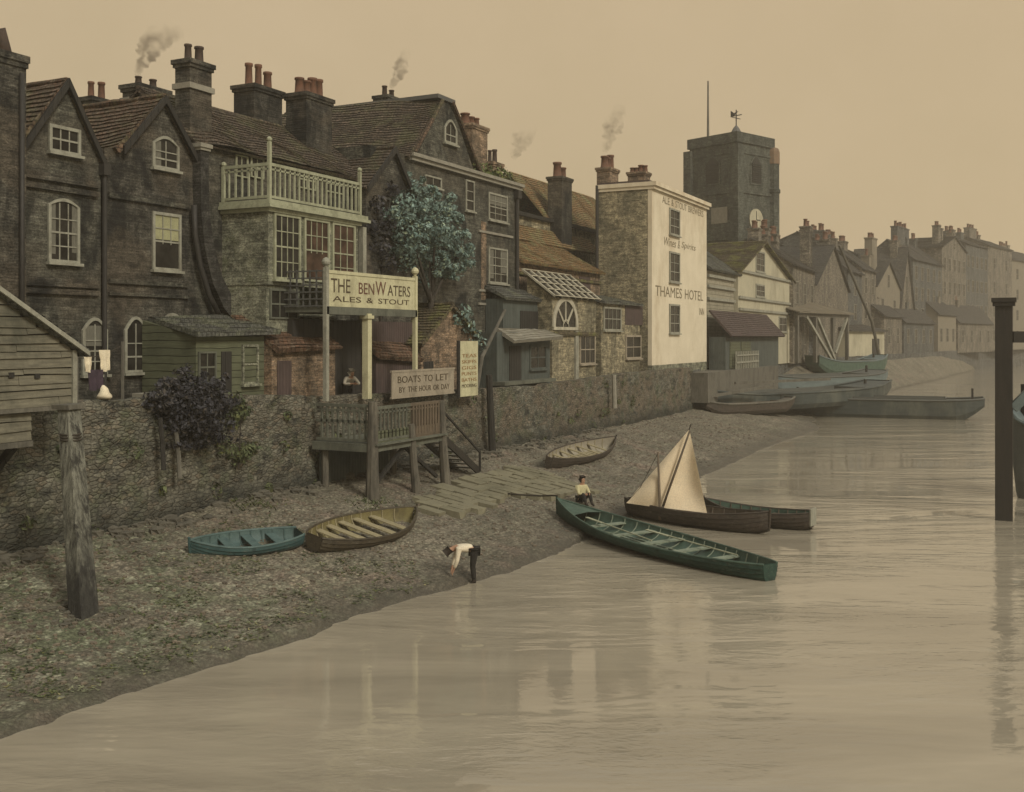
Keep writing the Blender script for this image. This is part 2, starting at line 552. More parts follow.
# ================================================================= materials
MT = {}
MT['soot_brick'] = mat_brick('soot_brick', (.060, .056, .045), (.030, .029, .025), (.10, .096, .078), stain=(.012, .012, .0115), stain_amt=.9, patch=(.085, .072, .054))
MT['flue_brick'] = mat_brick('flue_brick', (.04, .038, .034), (.024, .024, .022), (.055, .053, .046), stain=(.009, .009, .009), stain_amt=.9)
MT['soot_grey'] = mat_brick('soot_grey_brick', (.069, .067, .053), (.035, .035, .029), (.11, .108, .085), stain=(.014, .0148, .0135), stain_amt=.9, patch=(.088, .080, .062))
MT['green_grey'] = mat_brick('limewashed_brick', (.21, .21, .155), (.16, .165, .125), (.22, .22, .17), stain=(.075, .08, .06), moss=(.13, .14, .075), stain_amt=.6)
MT['brown_brick'] = mat_brick('brown_brick', (.22, .15, .095), (.15, .11, .08), (.19, .16, .12), stain=(.06, .052, .04), stain_amt=.6)
MT['yellow_brick'] = mat_brick('yellow_stock_brick', (.26, .225, .145), (.19, .17, .115), (.2, .18, .13), stain=(.08, .078, .055), stain_amt=.65)
MT['tower_brick'] = mat_brick('tower_brick', (.072, .078, .064), (.045, .052, .044), (.10, .105, .088), stain=(.02, .024, .022), bw=.5, rh=.17, stain_amt=.6)
MT['far_brick'] = mat_brick('far_brick', (.17, .148, .115), (.11, .10, .082), (.2, .18, .14), stain=(.05, .048, .042), bw=.4, rh=.15, stain_amt=.6)
MT['far_brick_dark'] = mat_brick('far_brick_dark', (.10, .10, .092), (.07, .073, .07), (.12, .12, .11), stain=(.035, .038, .038), bw=.4, rh=.15, stain_amt=.6)
MT['far_render'] = mat_rough('far_render', (.21, .185, .14), (.14, .125, .10), 1.2, dirt=(.18, .16, .12))
def rubble_wall():
    T = NT('rubble_river_wall')
    v, w = wall_vec(T)
    jig = T.n('ShaderNodeVectorMath', {0: T.scaled(w, (1.0, 2.3, 1.0)), 1: T.scaled(T.n('ShaderNodeTexNoise', {'Vector': v, 'Scale': 1.3, 'Detail': 3.0}).outputs['Color'], (.32, .25, .3))}, operation='ADD').outputs[0]
    vo = T.n('ShaderNodeTexVoronoi', {'Vector': jig, 'Scale': 3.9, 'Randomness': .85})
    ed = T.n('ShaderNodeTexVoronoi', {'Vector': jig, 'Scale': 3.9, 'Randomness': .85}, feature='DISTANCE_TO_EDGE')
    sep = T.n('ShaderNodeSeparateXYZ', {0: vo.outputs['Color']})
    z = T.n('ShaderNodeSeparateXYZ', {0: v})
    col = T.mix(sep.outputs[0], (.085, .085, .069), (.185, .18, .143))
    col = T.mix(T.ramp(sep.outputs[1], [(.76, 0.0), (.84, .5)]), col, (.165, .128, .09))
    brown = T.n('ShaderNodeMapRange', {'Value': z.outputs[1], 'From Min': 27.0, 'From Max': 38.0}).outputs[0]
    pn = T.ramp(T.noise(v, .5, 4, .6), [(.40, 0.0), (.56, .8)])
    col = T.mix(T.math('MULTIPLY', pn, T.math('ADD', T.math('MULTIPLY', brown, .75), .22)), col, (.155, .122, .088))
    col = T.mix(T.ramp(T.noise(v, .9, 5, .7), [(.50, 0.0), (.64, .7)]), col, (.085, .10, .058))
    col = T.mix(T.ramp(T.noise(T.scaled(v, (1, 1, 2.2)), 1.25, 6, .75), [(.50, 0.0), (.63, .9)]), col, (.024, .0255, .023))
    col = T.mix(T.ramp(ed.outputs['Distance'], [(0.0, .55), (.06, 0.0)]), col, (.025, .024, .021))
    fine = T.noise(v, 14, 5, .8)
    col = T.mix(.85, col, T.ramp(fine, [(.33, .3), (.72, 1.7)]), 'MULTIPLY')
    # tide mark of algae along the foot
    zz = T.math('ADD', z.outputs[2], T.math('MULTIPLY', T.noise(v, .8, 5, .7), 1.6))
    tide = T.n('ShaderNodeMapRange', {'Value': zz, 'From Min': 2.3, 'From Max': 3.3, 'To Min': .85, 'To Max': 0.0}).outputs[0]
    col = T.mix(tide, col, (.026, .028, .024))
    h = T.math('ADD', T.ramp(ed.outputs['Distance'], [(0.0, 0.0), (.16, 1.0)]), T.math('MULTIPLY', fine, .5))
    return T.done(col, .88, T.bump(h, .7, .06))
MT['river_wall'] = rubble_wall()
MT['white_render'] = mat_rough('white_render', (.65, .585, .455), (.55, .49, .37), 0.7, 0.85, 0.2, dirt=(.42, .34, .23))
MT['cream_render'] = mat_rough('cream_render', (.44, .41, .30), (.36, .335, .25), 0.9, 0.85, 0.2, dirt=(.25, .23, .17))
MT['tile'] = mat_roof('clay_tile', (.16, .105, .07), (.11, .075, .055), moss=(.075, .075, .04))
MT['tile_red'] = mat_roof('red_clay_tile', (.15, .092, .062), (.10, .075, .05), moss=(.10, .098, .045), lichen=(.16, .13, .10))
MT['tile_brown'] = mat_roof('brown_clay_tile', (.115, .085, .062), (.075, .06, .046), moss=(.085, .085, .045), lichen=(.17, .13, .10))
MT['tile_orange'] = mat_roof('orange_clay_tile', (.30, .17, .07), (.23, .165, .085), moss=(.19, .185, .09))
MT['tile_moss'] = mat_roof('mossy_tile', (.15, .12, .07), (.11, .09, .06), moss=(.17, .17, .055))
MT['slate'] = mat_roof('slate', (.15, .152, .135), (.115, .118, .108), moss=(.14, .15, .105))
MT['far_slate'] = mat_roof('far_slate', (.115, .105, .09), (.075, .073, .068), rh=.3, bw=.4)
MT['pantile'] = mat_roof('pantile', (.19, .105, .065), (.12, .08, .055), rh=.3, bw=.24, lichen=(.24, .20, .14))
MT['paint_old'] = mat_rough('old_white_paint', (.31, .305, .25), (.2, .2, .165), 5, 0.7, 0.15, dirt=(.14, .13, .1))
MT['paint_green'] = mat_rough('old_green_white_paint', (.34, .35, .25), (.25, .26, .18), 5, 0.7, 0.15, dirt=(.15, .15, .1))
MT['paint_cream'] = mat_rough('cream_paint', (.52, .50, .33), (.42, .40, .26), 4, 0.65, 0.1, dirt=(.28, .26, .17))
MT['paint_pinkgrey'] = mat_rough('weathered_board_paint', (.33, .285, .22), (.25, .22, .17), 4, 0.75, 0.15, dirt=(.15, .13, .1))
MT['stone_pale'] = mat_rough('pale_stone', (.27, .255, .21), (.18, .17, .14), 3, 0.9, 0.3)
MT['glass'] = mat_glass('dark_window_glass', (.014, .013, .011))
MT['glass_red'] = mat_glass('reddish_window_glass', (.035, .021, .015))
MT['blind'] = mat_rough('window_blind', (.33, .33, .19), (.24, .235, .14), 4, 0.6, 0.05)
MT['paint_white'] = mat_rough('chalky_white_paint', (.46, .43, .34), (.34, .32, .25), 4, .75, .15, dirt=(.2, .185, .145))
MT['curtain'] = mat_rough('net_curtain', (.16, .155, .125), (.085, .083, .068), 7, .9, .1, (6, 6, .6))
MT['lead'] = mat_rough('lead', (.10, .10, .095), (.065, .066, .064), 2.5, 0.6, 0.2)
MT['lead_dark'] = mat_rough('black_lead', (.045, .046, .045), (.022, .023, .023), 2.5, 0.6, 0.3, (1, 1, .4))
MT['iron'] = mat_rough('rusty_iron', (.035, .033, .03), (.022, .02, .019), 4, 0.6, 0.2)
MT['pot'] = mat_rough('chimney_pot_clay', (.16, .075, .045), (.09, .055, .04), 5, 0.85, 0.2)
MT['pot_dark'] = mat_rough('sooty_pot_clay', (.075, .05, .038), (.045, .036, .03), 5, 0.85, 0.2)
MT['timber_dark'] = mat_boards('tarred_timber', (.035, .032, .028), (.025, .024, .022), .3, True)
MT['timber_grey'] = mat_rough('grey_timber', (.15, .14, .115), (.085, .08, .066), 3, 0.85, 0.5, (3, 3, .5), dirt=(.05, .048, .04))
MT['timber_pile'] = mat_rough('weathered_pile', (.16, .145, .115), (.065, .06, .05), 2.2, 0.85, 0.8, (3.5, 3.5, .5), dirt=(.03, .029, .026))
MT['timber_wet'] = mat_rough('wet_black_timber', (.03, .026, .022), (.017, .016, .015), 2, 0.55, 0.6, (3, 3, .4))
MT['timber_brown'] = mat_rough('brown_timber', (.15, .115, .08), (.085, .068, .05), 3, 0.8, 0.4, (3, 3, .5), dirt=(.045, .04, .032))
MT['deck_green'] = mat_rough('green_grey_timber', (.135, .14, .11), (.085, .09, .072), 3, 0.85, 0.4, (2, 2, .6), dirt=(.05, .052, .042))
MT['boards_shed'] = mat_rough('weatherboards', (.20, .185, .135), (.095, .09, .07), 2.0, .85, .6, (1.0, .8, 7), dirt=(.055, .056, .042))
MT['boards_pale'] = mat_boards('pale_weatherboards', (.36, .33, .25), (.29, .27, .205), .3)
MT['boards_dark'] = mat_boards('dark_boards', (.07, .062, .052), (.05, .046, .04), .2, True)
MT['boards_teal'] = mat_boards('blue_grey_boards', (.10, .115, .105), (.075, .088, .082), .18, True)
MT['boards_green'] = mat_boards('green_boards', (.13, .14, .085), (.10, .11, .07), .25)
MT['boards_purple'] = mat_boards('purple_brown_boards', (.10, .07, .065), (.075, .055, .052), .17, True)
MT['letter'] = mat_rough('sign_letter_paint', (.075, .055, .03), (.055, .04, .025), 6, 0.6, 0.05)
MT['letter_faded'] = mat_rough('faded_wall_lettering', (.21, .175, .115), (.12, .098, .062), 1.6, .8, .05)
MT['letter_red'] = mat_rough('red_letter_paint', (.13, .055, .04), (.09, .045, .03), 6, 0.6, 0.05)
MT['letter_orange'] = mat_rough('orange_letter_paint', (.28, .15, .05), (.2, .11, .045), 6, 0.6, 0.05)
def mat_boat(name, c1, c2, mud=.22):
    T = NT(name); v = T.coord()
    s_ = T.n('ShaderNodeSeparateXYZ', {0: v})
    n = T.noise(T.scaled(v, (.5, 2, 3)), 2.2, 6, .72)
    col = T.mix(T.ramp(n, [(.36, 0.0), (.64, 1.0)]), c1, c2)
    sc_ = T.noise(T.scaled(v, (.7, 3, 9)), 3.5, 5, .8)
    col = T.mix(T.ramp(sc_, [(.57, 0.0), (.68, .75)]), col, (.17, .16, .125))
    col = T.mix(T.ramp(T.noise(v, 6, 5, .8), [(.55, 0.0), (.66, .7)]), col, tuple(x * .35 for x in c2))
    zz = T.math('ADD', s_.outputs[2], T.math('MULTIPLY', T.noise(T.scaled(v, (1, 1, .4)), 2.2, 4, .7), .22))
    mk = T.n('ShaderNodeMapRange', {'Value': zz, 'From Min': mud, 'From Max': mud + .1, 'To Min': .85, 'To Max': 0.0}).outputs[0]
    col = T.mix(mk, col, (.045, .038, .03))
    return T.done(col, .6, T.bump(T.math('ADD', n, sc_), .3, .02))
MT['boat_green'] = mat_boat('green_boat_paint', (.024, .06, .045), (.013, .033, .027))
MT['boat_green_in'] = mat_rough('green_boat_inside', (.07, .115, .088), (.034, .06, .047), 3, 0.6, 0.2)
MT['boat_teal'] = mat_boat('teal_boat_paint', (.04, .085, .085), (.025, .055, .058))
MT['boat_teal_in'] = mat_rough('teal_boat_inside', (.09, .14, .135), (.04, .075, .075), 4, 0.6, 0.2)
MT['boat_ochre'] = mat_boat('dark_varnish', (.06, .048, .03), (.035, .028, .02))
MT['boat_ochre_in'] = mat_rough('ochre_boat_inside', (.19, .165, .07), (.12, .10, .045), 4, 0.65, 0.2, dirt=(.06, .05, .03))
MT['plank_green'] = mat_rough('green_grey_thwart', (.22, .25, .19), (.12, .15, .115), 4, .7, .2)
MT['plank_pale'] = mat_rough('pale_thwart', (.30, .26, .155), (.19, .165, .105), 4, 0.7, 0.15)
MT['boat_brown'] = mat_boat('brown_boat_paint', (.055, .042, .033), (.033, .027, .022))
MT['boat_brown_in'] = mat_rough('brown_boat_inside', (.12, .095, .07), (.075, .06, .046), 4, 0.7, 0.2)
MT['boat_pale_in'] = mat_rough('pale_boat_inside', (.30, .27, .21), (.21, .19, .15), 4, 0.7, 0.2)
MT['barge_black'] = mat_rough('tarred_barge', (.05, .062, .06), (.028, .036, .036), 1.2, 0.55, 0.3, (.4, .4, 3.5), dirt=(.11, .115, .095))
MT['barge_grey'] = mat_rough('grey_barge', (.10, .105, .095), (.065, .07, .066), 1.0, 0.65, 0.2, (.5, .5, 2))
MT['barge_blue'] = mat_rough('blue_grey_barge', (.13, .165, .165), (.075, .10, .105), 1.0, 0.6, 0.2, (.5, .5, 2))
MT['sail'] = mat_rough('canvas_sail', (.68, .55, .37), (.6, .47, .31), 1.5, 0.85, 0.15, dirt=(.52, .41, .27))
def sail_material():
    m = mat_rough('canvas_sail', (.88, .77, .58), (.83, .70, .51), 1.5, 0.85, 0.15, dirt=(.76, .63, .45))
    T = m.node_tree; b = T.nodes['Principled BSDF']; o = T.nodes['Material Output']
    tr = T.nodes.new('ShaderNodeBsdfTranslucent'); mx = T.nodes.new('ShaderNodeMixShader'); mx.inputs[0].default_value = .25
    T.links.new(b.inputs['Base Color'].links[0].from_socket, tr.inputs['Color'])
    T.links.new(b.outputs[0], mx.inputs[1]); T.links.new(tr.outputs[0], mx.inputs[2]); T.links.new(mx.outputs[0], o.inputs['Surface'])
    return m
MT['sail'] = sail_material()
MT['linen'] = mat_rough('white_linen', (.72, .64, .47), (.6, .53, .4), 4, 0.85, 0.2)
MT['linen_purple'] = mat_rough('purple_cloth', (.06, .04, .055), (.04, .03, .042), 4, 0.9, 0.2)
MT['skin'] = mat_rough('skin', (.40, .24, .16), (.35, .2, .13), 8, 0.55, 0.05)
MT['shirt'] = mat_rough('white_shirt', (.66, .59, .46), (.55, .49, .38), 6, 0.85, 0.25)
MT['shirt_grey'] = mat_rough('grey_blouse', (.36, .33, .27), (.28, .26, .21), 6, 0.85, 0.25)
MT['shirt_ochre'] = mat_rough('straw_coloured_shirt', (.5, .46, .28), (.4, .37, .22), 6, 0.85, 0.25)
MT['cloth_dark'] = mat_rough('dark_trousers', (.022, .02, .018), (.015, .014, .013), 6, 0.9, 0.25)
MT['hair'] = mat_rough('dark_hair', (.03, .022, .016), (.018, .014, .011), 9, 0.7, 0.2)
MT['ivy'] = mat_leaf('purple_dark_ivy', (.02, .02, .026), (.055, .054, .06))
MT['tree_teal'] = mat_leaf('blue_green_foliage', (.10, .155, .14), (.20, .27, .245))
MT['leaf_green'] = mat_leaf('green_foliage', (.05, .065, .03), (.13, .15, .05))
MT['bark'] = mat_rough('bark', (.06, .052, .042), (.035, .03, .025), 4, 0.9, 0.6, (3, 3, .6))
MT['weed'] = mat_leaf('river_weed', (.05, .065, .034), (.11, .125, .06))
MT['weed_pale'] = mat_leaf('pale_weed', (.12, .13, .08), (.2, .2, .13))
MT['rope'] = mat_rough('rope', (.05, .042, .032), (.035, .03, .024), 12, 0.9, 0.3)
MT['yard'] = mat_rough('yard_earth', (.13, .115, .09), (.085, .078, .063), 1.5, 0.95, 0.4)
MT['orange_brick'] = mat_rough('orange_tower_patch', (.20, .13, .08), (.14, .10, .07), 2, 0.85, 0.3)

def mud_material():
    T = NT('foreshore_mud')
    v = T.coord()
    s = T.n('ShaderNodeSeparateXYZ', {0: v})
    big = T.noise(v, .35, 5, .6, .4)
    mid = T.noise(v, 1.9, 6, .7)
    vor = T.n('ShaderNodeTexVoronoi', {'Vector': v, 'Scale': 10.5, 'Randomness': 1.0})
    vor2 = T.n('ShaderNodeTexVoronoi', {'Vector': v, 'Scale': 24.0, 'Randomness': 1.0})
    col = T.mix(T.ramp(big, [(.36, 0.0), (.62, 1.0)]), (.135, .119, .092), (.20, .176, .136))
    # green weed film: more of it upriver at the near left, where y is small
    near = T.n('ShaderNodeMapRange', {'Value': s.outputs[1], 'From Min': 18.0, 'From Max': 25.0, 'To Min': .8, 'To Max': 0.2}).outputs[0]
    weed = T.math('MULTIPLY', T.ramp(T.noise(v, 1.0, 6, .72), [(.42, 0.0), (.58, 1.0)]), near)
    col = T.mix(weed, col, (.115, .135, .08))
    pale = T.math('MULTIPLY', T.ramp(T.noise(v, 2.1, 5, .75), [(.52, 0.0), (.60, .9)]), near)
    col = T.mix(pale, col, (.30, .305, .225))
    rosy = T.ramp(T.noise(v, .6, 4, .6), [(.55, 0.0), (.68, .65)])
    col = T.mix(rosy, col, (.235, .175, .14))
    stone = T.ramp(vor.outputs['Color'], [(.2, .45), (.85, 1.6)])
    col = T.mix(.6, col, stone, 'MULTIPLY')
    gaps = T.ramp(vor.outputs['Distance'], [(.28, 1.0), (.62, .35)])
    col = T.mix(.55, col, gaps, 'MULTIPLY')
    st2 = T.ramp(vor2.outputs['Color'], [(.2, .6), (.85, 1.5)])
    col = T.mix(.6, col, st2, 'MULTIPLY')
    col = T.mix(T.ramp(mid, [(.58, 0.0), (.72, .6)]), col, (.06, .053, .042))
    tr = T.noise(T.scaled(v, (2.2, .35, 1)), 1.1, 5, .7, .8)           # drag marks and old tide lines run along the shore
    col = T.mix(T.ramp(tr, [(.55, 0.0), (.66, .65)]), col, (.075, .068, .054))
    col = T.mix(T.ramp(tr, [(.30, .5), (.42, 0.0)]), col, (.26, .235, .185))
    # wet band at the water's edge
    wet = T.n('ShaderNodeMapRange', {'Value': s.outputs[2], 'From Min': .06, 'From Max': .42, 'To Min': 1.0, 'To Max': 0.0}).outputs[0]
    col = T.mix(T.math('MULTIPLY', wet, .82), col, (.055, .048, .036))
    rough = T.math('SUBTRACT', .92, T.math('MULTIPLY', wet, .35))
    h = T.math('ADD', T.math('MULTIPLY', vor.outputs['Distance'], -.8), T.math('ADD', mid, T.math('MULTIPLY', vor2.outputs['Distance'], -.4)))
    return T.done(col, rough, T.bump(h, .75, .05))
MT['mud'] = mud_material()

def water_material():
    T = NT('river_water')
    v = T.coord()
    r = T.n('ShaderNodeVectorRotate', {'Vector': v, 'Angle': -YAW}, rotation_type='Z_AXIS').outputs[0]
    sw = T.scaled(r, (1.0, 1.0, 1.0))
    n1 = T.noise(T.scaled(r, (.55, 1.5, 1)), 1.1, 4, .6, .4)
    n2 = T.noise(T.scaled(r, (.7, 1.6, 1)), 4.2, 3, .55, .2)
    n3 = T.noise(T.scaled(r, (.35, 1.2, 1)), .22, 4, .6, .6)
    amp = T.ramp(n3, [(.42, .08), (.62, 1.0)])
    h = T.math('MULTIPLY', T.math('ADD', n1, T.math('MULTIPLY', n2, .28)), amp)
    ripple_tone = T.noise(T.scaled(r, (.3, 1.3, 1)), .35, 5, .65, .5)  # streaky ripple bands painted into the muddy water colour
    col = T.mix(T.ramp(ripple_tone, [(.36, 0.0), (.64, 1.0)]), (.32, .284, .218), (.235, .208, .16))
    m = T.done(col, .035, T.bump(h, .36, .12), 0.0, .8)
    T.b.inputs['IOR'].default_value = 1.4
    return m
MT['water'] = water_material()

# ================================================================= setting: river, foreshore, yard
def shore_x(y):
    """where the water's edge lies"""
    pts = [(-40, -17.5), (8, -16.3), (13, -15.7), (20, -14.9), (30, -13.6), (36, -13.9), (50, -14.8), (66, -15.2), (80, -14.7), (88, -16.6), (98, -18.2), (120, -18.6), (140, -17.0), (191, -14.6), (240, -12.4), (290, -10.5), (340, 0.0), (420, 50), (900, 300)]
    for (a, xa), (b, xb) in zip(pts, pts[1:]):
        if y <= b:
            s = (y - a) / (b - a); s = s * s * (3 - 2 * s)
            return xa + (xb - xa) * s
    return pts[-1][1]

def wall_x(y):
    """back edge of the foreshore"""
    if y < 76: return -23.2
    if y < 119: return -23.2 - 1.3 * min(1, (y - 76) / 8)
    return -24.5 + (y - 119) * .0977 + max(0, y - 270) * .3

def beach_base(x, y):
    d = shore_x(y) + .25 * mnoise.noise(Vector((y * .5, 3, 0))) + .12 * mnoise.noise(Vector((y * 1.9, 7, 0))) - x
    if d < 0:
        return d * .16 - .02
    z = .10 * min(1, d / .22) + .165 * d if d < 9 else .10 + 1.485 + (d - 9) * .03
    if y > 96:                              # beyond the barges the mud is heaped against the low quay
        k = min(1, (y - 96) / 26); k = k * k * (3 - 2 * k)
        wd_ = max(2.0, shore_x(y) - wall_x(y))
        z = z * (1 - k) + k * (.1 + 3.5 * min(1, d / wd_) ** .85)
    return z

def beach_z(x, y):
    b = beach_base(x, y)
    p = Vector((x, y, 0))
    k = 1.0 if b > .1 else max(.15, b * 10) if b > 0 else .15
    return b + k * (.10 * mnoise.noise(p * .55) + .07 * mnoise.noise(p * 1.7 + Vector((9, 0, 0))) + .022 * mnoise.noise(p * 4.3))

def foreshore():
    ys = []
    y = 4.0
    while y < 520:
        ys.append(y)
        y += .11 if y < 42 else .18 if y < 62 else .45 if y < 110 else 3.0
    nx = 104
    m = MB()
    for y in ys:
        xa, xb = wall_x(y) - .5, shore_x(y) + 3.0
        for i in range(nx + 1):
            x = xa + (xb - xa) * i / nx
            m.v.append((x, y, beach_z(x, y)))
    for j in range(len(ys) - 1):
        for i in range(nx):
            a = j * (nx + 1) + i
            m.f.append((a, a + 1, a + nx + 2, a + nx + 1))
    return m.build('foreshore', MT['mud'], None, True)
tag(foreshore(), kind='structure')

w = MB().add([(-420, -60, 0), (900, -60, 0), (900, 1500, 0), (-420, 1500, 0)], [(0, 1, 2, 3)]).build('river_water', MT['water'])
tag(w, kind='structure')

g = MB()
ys_ = [-20, 20, 50, 76, 84, 119, 160, 200, 250, 300, 420]
for a, b in zip(ys_, ys_[1:]):
    g.add([(-150, a, 4.1), (wall_x(a) - .45, a, 4.1), (wall_x(b) - .45, b, 4.1), (-150, b, 4.1)], [(0, 1, 2, 3)])
tag(g.build('yard_ground', MT['yard']), kind='structure')

# the river bed, one sheet under everything
b = MB().add([(-420, -60, -3), (900, -60, -3), (900, 1500, -3), (-420, 1500, -3)], [(0, 1, 2, 3)]).build('river_bed', MT['yard'])
tag(b, kind='structure')

# river wall, rough stone, with a coping that breaks off
def river_wall(name, label, y0, y1, top, step, xo=0.0, mat='river_wall', rough=.09):
    n = int((y1 - y0) / step); k = 22
    m = MB()
    for i in range(n + 1):
        y = y0 + (y1 - y0) * i / n
        tz = top(y) + .07 * mnoise.noise(Vector((y * .9, 1, 0))) + .04 * mnoise.noise(Vector((y * 4, 2, 0)))
        for j in range(k + 1):
            z = -.3 + (tz + .3) * j / k
            p = Vector((0, y, z))
            x = wall_x(y) + xo + rough * (1.2 * mnoise.noise(p * .8) + .9 * mnoise.noise(p * 2.6) + .5 * mnoise.noise(p * 6)) + (.10 if z < 2.0 + .4 * mnoise.noise(Vector((y * .6, 0, 5))) else 0)
            m.v.append((x, y, z))
        m.v.append((wall_x(y) + xo - .5, y, tz))
        m.v.append((wall_x(y) + xo - .5, y, 3.9))
    w_ = k + 3
    for i in range(n):
        for j in range(w_ - 1):
            a = i * w_ + j
            m.f.append((a, a + w_, a + w_ + 1, a + 1))
    o = m.build(name, MT[mat])
    tag(o, label, 'wall')
    return o
def top_a(y):
    if y < 25: return 5.05
    if y < 30: return 5.05 - .06 * (y - 25)
    if y < 50: return 4.7 - .02 * (y - 30)
    return 4.35 + .25 * max(0, min(1, (y - 50) / 12))
river_wall('river_wall', 'long rough stone river wall below the dark houses, topping the foreshore', 2, 76, top_a, .14)
river_wall('quay_wall', 'low hazy quay wall under the far row of houses, beyond the barges', 76.02, 400, lambda y: 4.35, 1.2, mat='far_brick_dark', rough=.06)

def coping(y0, y1, dz):
    m = MB()
    y = y0
    while y < y1:
        l = random.uniform(.7, 1.2)
        z = top_a(y + l / 2) + dz
        m.box(-23.78, -23.02 + random.uniform(-.05, .04), y, y + l - .03, z, z + .13)
        y += l
    return m.jitter(.02, 3, 2.0)

# ================================================================= houses A, B (dark gabled pair) and chimney shaft
XF = -26.6
def U(px, X=XF): return on_x(px, X)[0]
def Z(px, py, X=XF): return zx(px, py, X)
FR = river(XF)

def gable_walls(parent, mat, x0, x1, y0, y1, zb, ze, zr, ridge='x', peak=None, name='wall'):
    m = MB()
    if ridge == 'x':
        yp = (y0 + y1) / 2 if peak is None else peak
        m.prism_x([(y0, zb), (y1, zb), (y1, ze), (yp, zr), (y0, ze)], x0, x1)
    else:
        xp = (x0 + x1) / 2 if peak is None else peak
        m.prism_y([(x0, zb), (x1, zb), (x1, ze), (xp, zr), (x0, ze)], y0, y1)
    return m.build(name, mat, parent)

def win_px(parent, px0, px1, pytop, pybot, X=XF, **kw):
    """a window on the river facade that spans these columns and rows"""
    u0, u1 = U(px0, X), U(px1, X)
    pm = (px0 + px1) / 2
    return window(parent, river(X), u0, u1, Z(pm, pybot, X), Z(pm, pytop, X), **kw)

def bargeboards(parent, mat, X, y0, y1, ze, zr, peak, over=.25, th=.1, hgt=.26):
    m = MB()
    k0 = (zr - ze) / (peak - y0); k1 = (zr - ze) / (y1 - peak)
    z0 = ze - k0 * over; z1 = ze - k1 * over
    m.prism_x([(y0 - over, z0 - hgt + .1), (peak, zr - hgt + .1), (peak, zr + .12), (y0 - over, z0 + .12)], X + .205, X + .205 + th)
    m.prism_x([(peak + .004, zr - hgt + .1), (y1 + over, z1 - hgt + .1), (y1 + over, z1 + .12), (peak + .004, zr + .12)], X + .205, X + .205 + th)
    return m.build('bargeboard', mat, parent)

# --- tall shaft at the left edge of the view
t = thing('chimney_shaft', 'tall dark brick chimney shaft with a tilted pot at the far left edge', 'chimney', (-26.9, 20.1, 3.9))
sh = MB().box(-27.5, -26.25, 19.3, 20.86, 3.9, 14.6).box(-27.55, -26.2, 19.25, 20.9, 14.6, 14.75).box(-27.6, -26.15, 19.2, 20.92, 14.75, 14.95)
sh.build('shaft', MT['soot_brick'], t)
MB().tube([(-26.8, 20.62, 14.9), (-26.8, 20.55, 15.25), (-26.8, 20.36, 15.7)], [.2, .17, .2], 10).build('chimney_pot', MT['pot_dark'], t, True)
MB().tube([(-26.1, 20.6, 3.9), (-26.1, 20.6, 14.4)], .07, 8).build('drainpipe', MT['iron'], t, True)

# --- house A
yA0, yA1 = 20.9, 23.88
t = thing('gabled_house', 'dark brick gabled house with one white sash per storey, beside the left edge shaft', 'house', (XF, yA0, 3.9))
pk = 22.5
gable_walls(t, MT['soot_grey'], XF - 7, XF, yA0, yA1, 3.9, 12.35, 14.55, 'x', pk)
gable_roof(t, MT['tile_red'], XF - 7, XF, yA0, yA1, 12.35, 14.55, 'x', .12, pk, jit=.08)
bargeboards(t, MT['timber_dark'], XF - .08, yA0, yA1, 12.35, 14.6, pk, .12)
win_px(t, 51, 77, 130, 151, cols=3, rows=2)
win_px(t, 50, 76, 206, 260, cols=3, rows=4, arch=.13, curtain=[(0, .2, .1), (.82, 1, .15)])
win_px(t, 84, 104, 330, 372, cols=2, rows=4, arch=.3, curtain=[(.02, .98, .62)])
for py, h in ((180, .22), (190, .16), (283, .25), (292, .16)):
    z = Z(65, py)
    MB().box(XF + .002, XF + .10 + h * .15, yA0 + .02, yA1 - .16, z - h / 2, z + h / 2).build('string_course', MT['soot_brick'], t)
MB().tube([(XF + .12, 23.92, 4.2), (XF + .12, 23.92, 12.2), (XF - .1, 23.92, 12.5)], .075, 8).box(XF + .02, XF + .26, 23.78, 24.06, 11.95, 12.3).build('drainpipe', MT['iron'], t)

# --- house B
yB0, yB1 = 24.02, 28.0
t = thing('gabled_house', 'dark brick gabled house with a half open pale sash, right of the leftmost gable', 'house', (XF, yB0, 3.9))
pk = 26.45
m = MB().prism_x([(yB0, 3.9), (yB1, 3.9), (yB1, 13.0), (pk, 14.85), (24.75, 13.0), (yB0, 12.85)], XF - 7, XF)
m.build('wall', MT['soot_brick'], t)
m = MB()
slope(None, None, (XF - 7, 24.3, 12.45), (XF + .14, 24.5, 12.75), (XF + .14, pk, 14.85), (XF - 7, pk, 14.85), mbuild=m, jit=.09)
slope(None, None, (XF + .14, yB1 + .1, 12.9), (XF - 7, yB1 + .1, 12.9), (XF - 7, pk, 14.85), (XF + .14, pk, 14.85), mbuild=m, jit=.06)
r = m.build('roof', MT['tile_red'], t)
MB().tube([(XF - 7 + i * .8, pk, 14.98 + random.uniform(-.03, .03)) for i in range(10)], .11, 6).build('ridge_tiles', MT['tile_red'], r)
bargeboards(t, MT['timber_dark'], XF - .06, 24.75, yB1, 13.0, 14.9, pk, .1)
win_px(t, 154, 176, 145, 167, cols=2, rows=3, arch=.2, curtain=[(.0, .3, .0)])
w_ = win_px(t, 154, 178, 216, 268, cols=3, rows=4, open_sash=True)
u0, u1 = U(154), U(178)
MB().fbox(FR, u0, u1, Z(166, 240), Z(166, 216), .0205, .0215).build('blind', MT['blind'], w_)
win_px(t, 126, 144, 330, 370, cols=2, rows=3, arch=.35)
win_px(t, 159, 184, 326, 370, cols=4, rows=3, arch=.35, curtain=[(.02, .98, .55)])
